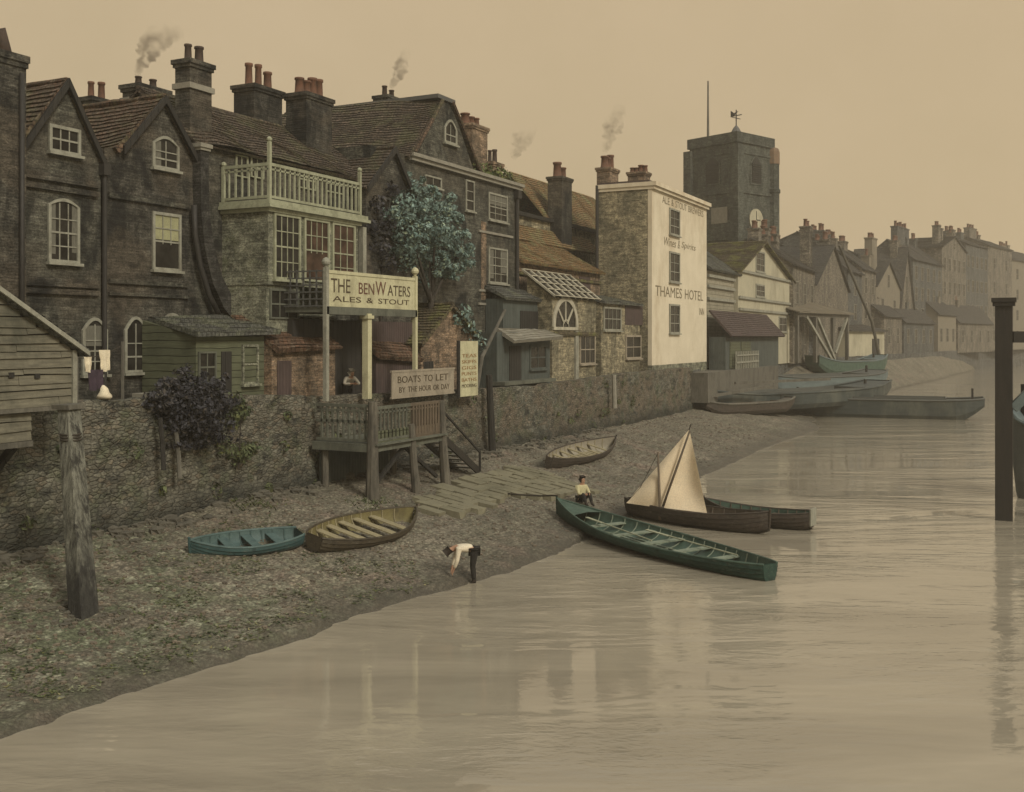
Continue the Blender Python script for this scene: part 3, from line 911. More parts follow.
for py, h in ((203, .16), (284, .14), (296, .1)):
    z = Z(160, py)
    MB().box(XF + .002, XF + .1, 24.15, yB1 - .35, z - h / 2, z + h / 2).build('string_course', MT['soot_grey'], t)
chimney(t, -27.7, -27.0, 28.2, 29.3, 11, 16.75, 2, MT['soot_brick'], MT['pot_dark'], band=15.7, pot_h=.75, pot_r=.15)

# swept lead flue between B and the balcony house
t = thing('swept_flue', 'dark brick flue sweeping outwards at its foot between dark house and balcony house', 'flue', (-26.2, 28.2, 4.1))
pts = [(203, 148), (203, 180), (204, 215), (208, 248), (216, 280), (227, 303), (240, 318)]
P3 = [(U(px, -26.3), Z(px, py, -26.3)) for px, py in pts]
hw = [.2, .2, .21, .24, .27, .3, .33]
ed = []
for i, (y, z) in enumerate(P3):
    q0, q1 = P3[max(i - 1, 0)], P3[min(i + 1, 6)]
    d = Vector((q1[0] - q0[0], q1[1] - q0[1])).normalized()
    n_ = Vector((-d.y, d.x)) * hw[i]
    ed.append(((y - n_.x, z - n_.y), (y + n_.x, z + n_.y)))
m = MB()
k = len(ed)
for x in (XF + .002, -26.22):
    for l, r in ed:
        m.v += [(x, l[0], l[1]), (x, r[0], r[1])]
o_ = 2 * k
for i in range(k - 1):
    a_ = 2 * i
    m.f += [(o_ + a_, o_ + a_ + 1, o_ + a_ + 3, o_ + a_ + 2), (a_, a_ + 2, a_ + 3, a_ + 1), (a_, o_ + a_, o_ + a_ + 2, a_ + 2), (a_ + 1, a_ + 3, o_ + a_ + 3, o_ + a_ + 1)]
m.f += [(0, 1, o_ + 1, o_), (2 * k - 2, o_ + 2 * k - 2, o_ + 2 * k - 1, 2 * k - 1)]
m.build('flue', MT['flue_brick'], t)
y, z = P3[0]
MB().box(XF + .001, -26.12, y - .3, y + .3, z, z + .14).box(XF + .003, -26.17, y - .25, y + .25, z - .1, z - .002).build('cap', MT['stone_pale'], t)
pts = [(194, 205), (195, 235), (200, 265), (209, 295), (220, 317)]
MB().tube([(-26.35, U(px, -26.35), Z(px, py, -26.35)) for px, py in pts], .1, 8).build('side_pipe', MT['iron'], t, True)

# ================================================================= house C: projecting balcony house
yC0, yC1 = 28.02, 38.85
XC = -24.5
t = thing('balcony_house', 'grey green house with a railed roof balcony above a wide paned bay window', 'house', (XF, yC0, 3.9))
gable_walls(t, MT['soot_grey'], XF - 5.2, XF - .02, yC0, yC1, 3.9, 13.8, 15.75, 'y', -29.2)
gable_roof(t, MT['tile_brown'], XF - 5.2, XF - .02, yC0, yC1, 13.8, 15.75, 'y', .25, -29.2, jit=.10)
by0, by1 = on_x(268, XC)[0], on_x(358, XC)[0]
bay = MB().box(XF - .018, XC, by0, by1, 8.7, 11.44).box(XF - .019, XC - .1, by0 + .03, by0 + 1.9, 4.0, 8.7)
bay.box(XF - .017, XC - 1.1, by0 + 1.9, by1, 4.0, 8.7)
bay.build('bay', MT['green_grey'], t)
MB().box(XF - .01, XC + .28, by0 - .22, by1 + .5, 11.44, 11.56).box(XF - .012, XC + .2, by0 - .16, by1 + .42, 11.56, 11.72).box(XF - .014, XC + .12, by0 - .1, by1 + .1, 11.30, 11.44).build('balcony_floor', MT['paint_green'], t)
FC = river(XC)
zt0, zb0 = 11.2, 9.0
n3 = [(275, 298), (305, 327), (333, 353)]
for i, (a, c) in enumerate(n3):
    window(t, FC, on_x(a, XC)[0], on_x(c, XC)[0], zb0, zt0, cols=4 if i < 2 else 3, rows=4, frame=MT['paint_green'], pane=MT['glass_red'] if i else MT['glass'], fw=.1, sill=(i == 0), open_sash=(i == 1))
# dark panes and bars standing in for the shaded recess under the bay
FL = river(XC - .1)
window(t, FL, by0 + .25, by0 + 1.7, 7.55, 8.5, cols=3, rows=2, frame=MT['deck_green'], fw=.07, sill=False)
# balustrade
def baluster_run(parent, p, q, z0, z1, mat, gap=.17, w=.045, cross=False, name='balustrade'):
    p, q = Vector((p[0], p[1], 0)), Vector((q[0], q[1], 0))
    L = (q - p).length; d = (q - p) / L
    m = MB()
    m.beam(p + Vector((0, 0, z1)), q + Vector((0, 0, z1)), .09, .11)
    m.beam(p + Vector((0, 0, z1 - .17)), q + Vector((0, 0, z1 - .17)), .06, .06)
    m.beam(p + Vector((0, 0, z0 + .1)), q + Vector((0, 0, z0 + .1)), .08, .09)
    k = max(2, int(L / gap))
    for i in range(1, k):
        b_ = p + d * (L * i / k)
        m.beam(b_ + Vector((0, 0, z0 + .1)), b_ + Vector((0, 0, z1)), w)
    return m.build(name, mat, parent)
zf = 11.72
xr = XC + .08
baluster_run(t, (xr, by0), (xr, by1), zf, zf + 1.25, MT['paint_green'], .27, .06)
baluster_run(t, (XF + .05, by0 - .05), (xr, by0 - .05), zf, zf + 1.25, MT['paint_green'], .27, .06)
for x, y, h in ((xr, by0 - .02, 2.05), (xr, by1, 1.75), (XF + .1, by0 - .05, 1.3)):
    p = MB().box(x - .06, x + .06, y - .06, y + .06, zf - .3, zf + h)
    p.lathe((x, y, zf + h), [(.05, 0), (.1, .05), (.1, .12), (.04, .17)], 8)
    p.build('balcony_post', MT['paint_green'], t)
MB().box(XC - .1, XC + .12, by1 + .18, by1 + .42, 7.0, 11.28).build('corner_post', MT['paint_old'], t)
# upper windows behind the balcony
for a, c, y0_, y1_ in ((236, 246, 157, 176), (251, 262, 159, 177), (298, 314, 172, 188), (326, 342, 177, 192)):
    win_px(t, a, c, y0_, y1_, X=XF, cols=2, rows=2, frame=MT['paint_green'], fw=.06, sill=False)
m = MB()
chimney(t, -32.9, -32.2, 28.5, 29.5, 4, 16.0, 2, MT['soot_brick'], MT['pot'], pot_h=.7, along='y')
chimney(t, -31.8, -30.9, 29.6, 31.1, 4, 16.6, 2, MT['soot_brick'], MT['pot_dark'], band=15.9, pot_h=.45, along='y')
chimney(t, -30.3, -29.2, 34.2, 36.0, 14, 17.4, 3, MT['soot_brick'], MT['pot'], pot_h=.95, pot_r=.17)
chimney(t, -29.0, -27.9, 36.0, 37.8, 14, 17.3, 4, MT['soot_brick'], MT['pot'], pot_h=.85, pot_r=.2)

# ================================================================= outhouse below C
X1 = -24.2
t = thing('slate_outhouse', 'low outhouse with grey slate lean-to roof and dark door, under the balcony house', 'outhouse', (X1, U(196, X1), 4.1))
ya, yb, yc = U(196, X1), U(264, X1), U(292, X1)
MB().prism_y([(XF + .05, 4.1), (X1, 4.1), (X1, 6.85), (XF + .05, 7.38)], ya, yb).build('wall', MT['boards_green'], t)
slope(t, MT['slate'], (X1 + .3, ya - .25, 6.85), (X1 + .3, yb + .55, 6.95), (XF + .1, yb + .2, 7.55), (XF + .1, ya + .2, 7.4))
F1 = river(X1)
MB().fbox(F1, U(221, X1), U(231, X1), 4.2, 6.35, .003, .03).build('door', MT['timber_dark'], t)
window(t, F1, U(199, X1), U(214, X1), 5.4, 6.3, cols=2, rows=2, frame=MT['deck_green'], fw=.06)
window(t, F1, U(243, X1), U(256, X1), 5.3, 6.5, cols=1, rows=2, frame=MT['green_grey'], pane=MT['boards_green'], fw=.08)

t = thing('pantile_outhouse', 'small orange brick outhouse with pantile roof, left of the sign balcony', 'outhouse', (X1 + .25, yb, 4.1))
yd = U(330, X1)
MB().prism_y([(XF + .3, 4.1), (X1 + .24, 4.1), (X1 + .24, 6.42), (X1 - 1.5, 7.45), (XF + .3, 7.45)], yb + .12, yd).build('wall', MT['brown_brick'], t)
slope(t, MT['pantile'], (X1 + .5, yb + .1, 6.3), (X1 + .5, yd + .1, 6.4), (X1 - 1.6, yd + .1, 7.55), (X1 - 1.6, yb + .1, 7.6), jit=.08)
MB().fbox(river(X1 + .24), U(277, X1 + .24), U(291, X1 + .24), 4.3, 6.0, .003, .03).build('door', MT['boards_purple'], t)

# ================================================================= D: big tiled house, wing and neighbour cottage
yD0, yD1 = 42.3, 53.8
t = thing('big_tiled_house', 'tall dark brick house with steep brown tiled gable roof behind the blue green tree', 'house', (XF, yD0, 3.9))
pk = 45.6
MB().box(XF - 9, XF, 38.9, yD1, 3.9, 15.4).prism_x([(yD0 + .4, 15.41), (48.6, 15.41), (46.6, 18.0), (pk, 18.75), (44.9, 18.2)], XF - 9, XF - .01).build('wall', MT['soot_grey'], t)
m = MB()
slope(None, None, (XF - 10.5, 39.2, 15.0), (XF + .2, 41.8, 15.2), (XF + .05, 44.95, 18.55), (XF - 8.6, 44.2, 18.8), mbuild=m, jit=.12)
slope(None, None, (XF + .2, 49.2, 15.3), (XF - 7, 49.2, 15.3), (XF - 7, pk + .4, 18.6), (XF + .05, pk + .4, 18.6), mbuild=m, jit=.08)
slope(None, None, (XF - 9, 49.2, 15.45), (XF - 9, yD1, 15.45), (XF - 4.5, yD1, 16.3), (XF - 4.5, 49.2, 16.3), mbuild=m)
slope(None, None, (XF - .3, yD1, 15.45), (XF - .3, 49.2, 15.45), (XF - 4.5, 49.2, 16.3), (XF - 4.5, yD1, 16.3), mbuild=m)
r = m.build('roof', MT['tile_brown'], t)
MB().box(XF - 8.8, XF + .1, 44.6, 46.3, 18.66, 18.86).build('lead_flat', MT['lead'], r)
MB().tube([(XF + .12, 49.0, 15.5), (XF + .12, 47.4, 17.3), (XF + .12, 46.0, 18.7)], .1, 6).tube([(XF + .12, 42.4, 15.6), (XF + .12, 43.8, 17.2), (XF + .12, 45.0, 18.6)], .1, 6).build('verge_tiles', MT['tile'], r)
window(t, FR, U(445), U(455), Z(450, 142), Z(450, 129), cols=2, rows=2, arch=.35, fw=.13)
win_px(t, 489, 506, 196, 220, cols=3, rows=4, curtain=[(0, 1, .6)])
win_px(t, 489, 506, 250, 282, cols=3, rows=4, curtain=[(0, .25, .1), (.7, 1, .3)])
win_px(t, 466, 473, 182, 210, cols=1, rows=3, fw=.08)
win_px(t, 425, 440, 178, 186, cols=2, rows=1, fw=.08)
m = MB()
m.box(XF + .003, XF + .32, 42.0, yD1 + .1, 15.38, 15.55).box(XF + .003, XF + .2, 42.05, yD1 + .05, 15.2, 15.38)
m.build('cornice', MT['stone_pale'], t)
MB().fbox(FR, U(481), U(486), Z(484, 300), Z(484, 222), .003, .02).build('brick_strip', MT['brown_brick'], t)
MB().tube([(XF + .14, U(515), 4.2), (XF + .14, U(515), 15.1)], .1, 8).box(XF + .02, XF + .32, U(515) - .2, U(515) + .2, 14.7, 15.15).build('drainpipe', MT['iron'], t)
for py in (235, 292, 305):
    z = Z(500, py)
    MB().box(XF + .002, XF + .09, U(478), U(512), z - .06, z + .06).build('string_course', MT['stone_pale'], t)
c = chimney(t, -30.6, -29.8, 45.1, 46.4, 18, 19.25, 2, MT['soot_brick'], MT['pot_dark'], pot_h=.6)
chimney(t, -29.6, -28.6, 48.6, 50.0, 15, 18.2, 2, MT['soot_brick'], MT['pot_dark'], pot_h=.6, pot_r=.22)
chimney(t, -29.0, -27.8, 50.4, 52.2, 15, 18.6, 3, MT['brown_brick'], MT['pot'], pot_h=.7, pot_r=.25)
rg = random.Random(4)
g = MB()
for i in range(12):
    clump(g, (XF - .2 - .4 * rg.random(), 48.6 + i * .42, 15.75 + rg.random() * .2), .45, 60, .1, rng=rg)
tag(g.build('gutter_weeds', MT['leaf_green'], t), kind='stuff')

# wing with small dark gable
XW = -25.8
t = thing('gabled_wing', 'narrow dark gable with brown tiled side, between balcony house and blue green tree', 'house', (XW, 38.95, 3.9))
y0, y1, pk = U(366, XW), U(411, XW), U(392, XW)
gable_walls(t, MT['soot_brick'], XF - 3, XW, y0, y1, 3.9, 13.3, 15.15, 'x', pk)
gable_roof(t, MT['tile_brown'], XF - 3, XW, y0, y1, 13.3, 15.15, 'x', .15, pk, jit=.07)
bargeboards(t, MT['timber_dark'], XW - .06, y0, y1, 13.3, 15.2, pk, .15)
win_px(t, 379, 399, 200, 232, X=XW, cols=2, rows=3, frame=MT['lead'], fw=.08)

# blue green tree in front of D
def tree(name, label, base, clumps, mat, trunk_pts, trunk_r, leaf, seed, dens=260, group=None):
    t = thing(name, label, 'tree', base, group=group)
    rg = random.Random(seed)
    m = MB()
    for x, y, z, r in clumps:
        clump(m, (x, y, z), r * .86, int(dens * r * r * .62), leaf, .9, .35, rg)
        for _ in range(9):
            d = Vector((rg.gauss(0, 1), rg.gauss(0, 1), rg.gauss(0, .9))).normalized() * r * rg.uniform(.9, 1.4)
            clump(m, (x + d.x, y + d.y, z + d.z), r * rg.uniform(.18, .4), int(dens * r * .16), leaf, rg.uniform(.6, 1.0), .1, rg)
    m.build('crown', mat, t)
    tr = MB().tube(trunk_pts, trunk_r, 8)
    for x, y, z, r in clumps[::2]:
        b_ = Vector(trunk_pts[-2])
        tr.tube([b_, (b_ + Vector((x, y, z))) / 2 + Vector((0, 0, .2)), (x, y, z)], [.09, .06, .03], 6)
    tr.build('trunk', MT['bark'], t, True)
    return t
XT = -25.4
cl = []
for px, py, r in ((405, 205, .85), (425, 200, .9), (447, 212, .8), (400, 232, .95), (428, 232, 1.1), (455, 236, .9), (464, 252, .7), (408, 258, .85), (436, 262, .95), (458, 268, .55), (392, 215, .5), (418, 187, .5)):
    yy, tt = on_x(px, XT)
    cl.append((XT + random.uniform(-.4, .45), yy, zt(py, tt), r))
yt = on_x(430, XT)[0]
tree('leafy_tree', 'blue green leafy tree growing against the tall tiled house', (XT, yt, 4.1), cl, MT['tree_teal'],
     [(XT, yt, 4.0), (XT + .1, yt - .1, 6.2), (XT, yt + .1, 8.4), (XT, yt, 10.4)], [.2, .17, .14, .07], .08, 11, 1150)
g = MB(); rg = random.Random(15)
for px, py, r in ((376, 205, .5), (382, 225, .6), (378, 248, .6), (386, 262, .55), (372, 228, .4), (390, 190, .4)):
    yy, tt = on_x(px, XW + .1)
    clump(g, (XW + .15, yy, zt(py, tt)), r, int(420 * r * r) + 30, .1, .9, .3, rg)
t = thing('wall_ivy', 'dark ivy covering the narrow gable left of the blue green tree', 'ivy', (XW + .1, on_x(380, XW)[0], 4.1))
g.build('foliage', MT['ivy'], t)
MB().tube([(XW + .06, on_x(381, XW)[0], 4.1), (XW + .08, on_x(379, XW)[0], 8.0), (XW + .06, on_x(383, XW)[0], 11.5)], [.07, .05, .03], 6).build('stem', MT['bark'], t)

# cottage with mossy roof
XM = -24.5
t = thing('mossy_cottage', 'small brown cottage with mossy yellow green roof, right of the sign balcony', 'cottage', (XM, U(420, XM), 4.1))
y0, y1, pk = U(421, XM), U(478, XM), U(449, XM)
ze, zr = 6.6, 8.25
gable_walls(t, MT['brown_brick'], -27, XM, y0, y1, 4.1, ze, zr, 'x', pk)
gable_roof(t, MT['tile_moss'], -27, XM, y0, y1, ze, zr, 'x', .25, pk, jit=.08)
MB().fbox(river(XM), U(421, XM) + .2, U(433, XM), 4.5, 5.75, .003, .03).build('door', MT['timber_dark'], t)
g = MB(); rg = random.Random(5)
for px, py in ((455, 318), (463, 326), (470, 336), (475, 345), (460, 312)):
    clump(g, (XM + .3, U(px, XM), Z(px, py, XM)), .4, 70, .1, rng=rg)
g.build('creeper', MT['tree_teal'], t)
t = thing('lean_to_shed', 'low brown lean-to shed behind the right posts of the sign balcony', 'shed', (XM, U(374, XM), 4.1))
y0, y1 = U(376, XM), U(417, XM)
MB().box(-26.5, XM, y0, y1, 4.1, 6.0).build('wall', MT['boards_purple'], t)
slope(t, MT['pantile'], (XM + .25, y0 - .1, 5.95), (XM + .25, y1 + .05, 5.75), (-26.4, y1 + .05, 7.3), (-26.4, y0 - .1, 7.4), jit=.07)

# ================================================================= sign balcony (upper) and landing stage (lower)
XS = -22.75
sy0, sy1 = U(326, XS), U(415, XS)
zs0, zs1 = 7.95, 9.2
t = thing('sign_balcony', 'cream lettered balcony raised on posts over the river wall', 'balcony', (XS, sy0, 4.6))
MB().box(-25.3, XS - .06, sy0, sy1, zs0 - .22, zs0 - .04).box(XS - .055, XS + .08, sy0 - .05, sy1 + .05, zs0 - .3, zs0 - .02).build('balcony_floor', MT['deck_green'], t)
FS = river(XS)
pn = MB().fbox(FS, sy0 + .07, sy1 - .07, zs0, zs1, -.03, .03)
pn.fbox(FS, sy0 + .075, sy1 - .075, zs1 - .08, zs1 + .04, -.05, .06).fbox(FS, sy0 + .075, sy1 - .075, zs0 - .015, zs0 + .09, -.045, .055)
panel = pn.build('sign_panel', MT['paint_cream'], t)
L_ = sy1 - sy0
text_part(panel, FS, 'THE', sy0 + .25, sy0 + L_ * .24, zs0 + .5, .5, MT['letter'], .033)
text_part(panel, FS, 'BEN', sy0 + L_ * .33, sy0 + L_ * .50, zs0 + .5, .42, MT['letter_red'], .033)
text_part(panel, FS, 'W', sy0 + L_ * .515, sy0 + L_ * .635, zs0 + .5, .52, MT['letter_red'], .033)
text_part(panel, FS, 'ATERS', sy0 + L_ * .655, sy0 + L_ * .93, zs0 + .5, .42, MT['letter'], .033)
text_part(panel, FS, 'ALES  &  STOUT', sy0 + .35, sy1 - .5, zs0 + .17, .2, MT['letter'], .033)
for y in (sy0, sy1):
    p = MB().box(XS - .08, XS + .08, y - .08, y + .08, 4.55, zs1 + .12)
    p.lathe((XS, y, zs1 + .12), [(.05, 0), (.07, .05), (.14, .12), (.16, .2), (.12, .3), (.03, .36)], 10)
    p.build('post', MT['paint_old'] if y == sy0 else MT['paint_cream'], t)
ym = U(367, XS)
MB().box(XS - .13, XS + .13, ym - .13, ym + .13, 4.5, zs0 - .23).box(XS - .2, XS + .19, ym - .2, ym + .2, zs0 - .42, zs0 - .301).build('post', MT['paint_cream'], t)
# lattice side towards the bridge
m = MB()
Fk = flank(sy0 - .02)
for i in range(9):
    u = -25.2 + (XS - .1 + 25.2) * i / 8
    m.fbox(Fk, u - .03, u + .03, zs0 - .02, zs1 + .05, 0, .03)
for i in range(6):
    z = zs0 + (zs1 - zs0) * i / 5
    m.fbox(Fk, -25.25, XS - .09, z - .025, z + .025, .031, .05)
m.build('lattice_side', MT['lead'], t)
# dark box standing in for the shaded recess under the floor
MB().box(-26.4, -24.35, sy0 + .15, U(362, -24.3), 4.1, 7.5).build('recess_shade_box', MT['timber_dark'], t)
MB().box(-26.4, -25.2, U(364, -24.3), U(420, -25.2), 6.2, 7.5).build('back_boarding', MT['boards_purple'], t)

# landing stage
XL = -20.55
ly0, ly1 = on_x(372, XL)[0], on_x(440, XL)[0]
zd = 3.15
t = thing('landing_stage', 'weathered timber landing stage on stilts with railings and stairs, below the lettered balcony', 'landing stage', (XL, ly0, 1.0))
m = MB()
x = -23.05
while x < XL + .1:
    m.box(x, x + .19, ly0 - .12, ly1 + .12, zd - .06, zd)
    x += .2
m.box(XL - .04, XL + .14, ly0 - .14, ly1 + .14, zd - .28, zd - .065).box(-23.0, XL - .05, ly0 - .14, ly0 + .02, zd - .28, zd - .065).box(-23.0, XL - .05, ly1 - .02, ly1 + .14, zd - .28, zd - .065)
m.build('deck', MT['deck_green'], t)
yq = ly0 + (ly1 - ly0) * .52
def solid_panel(parent, F, u0, u1, z0, z1, mat):
    MB().fbox(F, u0, u1, z0, z1, .02, .05).build('board_panel', mat, parent)
baluster_run(t, (XL + .02, ly0), (XL + .02, yq), zd, zd + 1.22, MT['deck_green'], .22, .06)
baluster_run(t, (XL + .02, yq), (XL + .02, ly1), zd, zd + 1.22, MT['timber_brown'], .2, .1)
solid_panel(t, river(XL), ly0 + .1, yq - .1, zd - .02, zd + .42, MT['boards_green'])
solid_panel(t, river(XL), yq + .1, ly1 - .1, zd - .02, zd + .4, MT['timber_brown'])
baluster_run(t, (-22.9, ly0), (XL - .05, ly0), zd, zd + 1.3, MT['deck_green'], .22, .07)
MB().beam((-22.9, ly0, zd + .75), (XL - .05, ly0, zd + .75), .07, .1).build('middle_rail', MT['deck_green'], t)
for i, (x, y, zt_, r) in enumerate(((XL + .03, ly0, zd + 1.45, .2), (XL + .1, yq, zd + .5, .15), (XL + .05, ly1, zd + 1.25, .17))):
    b0 = beach_z(x, y) - .4
    lean = .12 * (i > 0)
    m = MB().tube([(x + lean * 1.5, y + lean, b0), (x + lean * .6, y + lean * .5, (b0 + zt_) / 2), (x, y, zt_)], [r * 1.25, r * 1.02, r * .8], 9)
    m.jitter(.03, i, 2.5).build('post', MT['timber_pile'], t, False)
for x, y in ((-22.6, ly0 + .1), (-22.6, ly1 - .1)):
    MB().tube([(x, y, .9), (x, y, zd - .1)], .13, 8).build('post', MT['timber_pile'], t)
MB().beam((XL - .1, ly0 + .15, 1.6), (XL - .1, yq - .2, zd - .3), .12).beam((XL - .1, ly1 - .1, 1.5), (XL - .4, yq + .2, zd - .3), .12).build('brace', MT['timber_dark'], t)
# stairs down the far end
s_ = MB(); tr = MB()
sa, sb = Vector((0, ly1 + .1, zd - .05)), Vector((0, ly1 + 3.3, beach_z(-21.2, ly1 + 3.3) + .05))
for x in (-21.65, -20.65):
    s_.beam((x, sa.y, sa.z), (x, sb.y, sb.z), .09, .28)
for i in range(9):
    k = (i + .5) / 9
    p = sa.lerp(sb, k)
    tr.box(-21.6, -20.7, p.y - .15, p.y + .15, p.z + .04, p.z + .09)
st = s_.build('staircase', MT['timber_wet'], t)
tr.build('treads', MT['timber_grey'], st)
MB().beam((-20.6, sa.y, sa.z + 1.0), (-20.6, sb.y, sb.z + .8), .07).beam((-20.6, sb.y, sb.z), (-20.6, sb.y, sb.z + .85), .08).build('handrail', MT['timber_dark'], st)
# underside cross boards at the wall
MB().box(-22.95, -22.85, ly0 + .2, ly1 - .1, 1.2, 2.7).build('backing_boards', MT['boards_teal'], t)

# painted board behind the stage, and narrow board
XN = -22.6
Fn = river(XN)
u0, u1 = U(391, XN), U(453, XN)
t = thing('notice_board', 'long pale board with two lines of writing on the river wall beside the landing stage', 'sign', (XN, u0, 4.5))
m = MB().fbox(Fn, u0, u1, 4.5, 5.45, 0, .05).fbox(Fn, u0 - .05, u1 + .05, 5.45, 5.53, -.02, .07).fbox(Fn, u0 - .05, u1 + .05, 4.42, 4.498, -.02, .07)
bd = m.build('board', MT['paint_pinkgrey'], t)
text_part(bd, Fn, 'BOATS  TO  LET', u0 + .4, u1 - .5, 5.02, .27, MT['letter'], .053)
text_part(bd, Fn, 'BY THE HOUR OR DAY', u0 + .5, u1 - .4, 4.64, .22, MT['letter'], .053)
u0, u1 = U(459, XN), U(477, XN)
t = thing('tall_notice', 'tall narrow cream notice with orange lines standing on the river wall', 'sign', (XN, u0, 4.3))
zt_, zb_ = Z(468, 341, XN), Z(468, 396, XN)
bd = MB().fbox(Fn, u0, u1, zb_, zt_, 0, .05).build('board', MT['paint_cream'], t)
MB().fbox(Fn, u0 - .17, u0 - .005, 4.2, zt_ + .02, -.02, .07).build('post', MT['timber_dark'], t)
words = ['TEAS', 'SKIFFS', 'GIGS', 'PUNTS', 'BATHS', 'MOORING']
for i, wd in enumerate(words):
    z = zt_ - .62 - i * .265
    text_part(bd, Fn, wd, u0 + .15, u1 - .15, z - .1, .15, MT['letter_orange'] if i < 5 else MT['letter'], .053)

# spar, dark pile, pale stakes along the wall
y0, z0 = U(482, -23.9), Z(482, 357, -23.9)
y1, z1 = U(505, -23.9), Z(505, 310, -23.9)
tag(MB().tube([(-23.9, y0 - .6, 4.1 + (z0 - 4.1) * .0), (-23.9, y0, z0), (-23.9, y1, z1)], [.1, .1, .07], 8).build('leaning_spar', MT['timber_grey']), 'pale spar leaning above the river wall right of the tall notice', 'spar')
yy = U(490, -22.7)
tag(MB().tube([(-22.7, yy + .3, .9), (-22.7, yy + .1, 3), (-22.75, yy, 5.1)], [.19, .17, .15], 8).build('dark_pile', MT['timber_dark']), 'dark timber pile standing against the wall just right of the tall notice', 'pile')
yy = U(613, -22.8)
tag(MB().tube([(-22.7, yy, 2.6), (-22.75, yy, 4.6)], [.16, .14], 8).build('short_stake', MT['stone_pale']), 'short pale stake against the river wall left of the white building', 'stake')

# ================================================================= glasshouse workshop, sheds between D and the white building
XG = -24.6
t = thing('glazed_workshop', 'workshop with sloping white glazed roof and a round fanlight, right of the tall dark house', 'workshop', (XG, U(553, XG), 4.1))
y0, y1 = U(552, XG), U(596, XG)
MB().box(-26.2, XG, y0, y1, 4.1, 9.1).prism_y([(-26.2, 9.1), (XG, 9.1), (-26.2, 10.35)], y0 + .05, y1 - .05).build('wall', MT['yellow_brick'], t)
m = MB(); gm = MB()
ra, rb = Vector((XG + .25, 0, 9.15)), Vector((-26.4, 0, 10.7))
nb = 7
for i in range(nb + 1):
    y = y0 - .1 + (y1 - y0 + .2) * i / nb
    m.beam((ra.x, y, ra.z), (rb.x, y, rb.z), .17, .1)
for i in range(5):
    p = ra.lerp(rb, i / 4)
    m.beam((p.x, y0 - .12, p.z + .055), (p.x, y1 + .12, p.z + .055), .15, .05)
rf = m.build('glazed_roof', MT['paint_white'], t)
gm.add([(ra.x, y0 - .1, ra.z - .02), (ra.x, y1 + .1, ra.z - .02), (rb.x, y1 + .1, rb.z - .02), (rb.x, y0 - .1, rb.z - .02)], [(0, 1, 2, 3)])
gm.build('pane', MT['glass'], rf)
Fg = river(XG)
yc, zc, R = U(565, XG), Z(565, 327, XG), 1.5
pts = [(yc + R * math.cos(math.pi * i / 14), zc + R * math.sin(math.pi * i / 14)) for i in range(15)]
fm = MB()
for i in range(14):
    a, b_ = pts[i], pts[i + 1]
    k = 1.2
    fm.fpoly(Fg, [a, (yc + (a[0] - yc) * k, zc + (a[1] - zc) * k), (yc + (b_[0] - yc) * k, zc + (b_[1] - zc) * k), b_], .004, .09)
fm.fbox(Fg, yc - R * 1.16, yc + R * 1.16, zc - .18, zc - .002, .004, .1)
fan = fm.build('fanlight', MT['paint_white'], t)
MB().fpoly(Fg, pts, .003, .02).build('pane', MT['glass'], fan)
fm = MB()
for i in range(1, 4):
    a = math.pi * i / 4
    d = Vector((math.cos(a), math.sin(a))); nn = Vector((-d.y, d.x)) * .075
    q = [(yc + d.x * .3 + nn.x, zc + d.y * .3 + nn.y), (yc + d.x * .3 - nn.x, zc + d.y * .3 - nn.y), (yc + d.x * R - nn.x, zc + d.y * R - nn.y), (yc + d.x * R + nn.x, zc + d.y * R + nn.y)]
    fm.fpoly(Fg, q, .021, .06)
for rr in (.38,):
    q = [(yc + rr * math.cos(math.pi * i / 10), zc + rr * math.sin(math.pi * i / 10)) for i in range(11)]
    for a, b_ in zip(q, q[1:]):
        fm.fpoly(Fg, [a, (yc + (a[0] - yc) * 1.14, zc + (a[1] - zc) * 1.14 + .02), (yc + (b_[0] - yc) * 1.14, zc + (b_[1] - zc) * 1.14 + .02), b_], .0615, .075)
fm.build('glazing_bars', MT['paint_white'], fan)
window(t, Fg, U(580, XG), U(594, XG), 5.3, 6.9, cols=3, rows=2, frame=MT['paint_pinkgrey'], fw=.09)
MB().fbox(Fg, U(574, XG), U(577, XG), 4.2, 7.2, .003, .12).build('white_post', MT['paint_old'], t)
MB().fbox(Fg, y0 + .1, y1 - .1, 6.95, 7.15, .003, .16).build('string_course', MT['tile_moss'], t)

XK = -24.4
t = thing('canopy_shed', 'blue grey boarded shed with dark doorway and pale ragged canopy, left of the glazed workshop', 'shed', (XK, U(498, XK), 4.1))
y0, y1 = U(497, XK), U(550, XK)
MB().box(-26.4, XK, y0, y1, 4.1, 7.1).build('wall', MT['boards_teal'], t)
slope(t, MT['stone_pale'], (XK + .7, y0 + .5, 6.55), (XK + .7, y1 + .1, 6.75), (XK - .4, y1 + .1, 7.25), (XK - .4, y0 + .6, 7.15), name='canopy', jit=.1)
Fk2 = river(XK)
MB().fbox(Fk2, U(509, XK), U(521, XK), 4.2, 6.4, .003, .03).build('door', MT['timber_dark'], t)
window(t, Fk2, U(530, XK), U(545, XK), 5.2, 6.3, cols=2, rows=2, frame=MT['boards_teal'], fw=.1)
MB().box(XK - .3, XK + .6, y0 - .3, y1 - .5, 4.42, 4.6).build('bench', MT['deck_green'], t)
t = thing('teal_store', 'dark blue grey boarded storehouse against the right end of the tall dark house', 'storehouse', (-25.6, U(503, -25.6), 4.1))
MB().box(-26.55, -25.5, U(503, -25.5), U(551, -25.5), 4.1, 8.9).build('wall', MT['boards_teal'], t)
slope(t, MT['slate'], (-25.25, U(502, -25.5), 8.85), (-25.25, U(552, -25.5), 8.85), (-26.58, U(552, -25.5), 9.5), (-26.58, U(502, -25.5), 9.5))
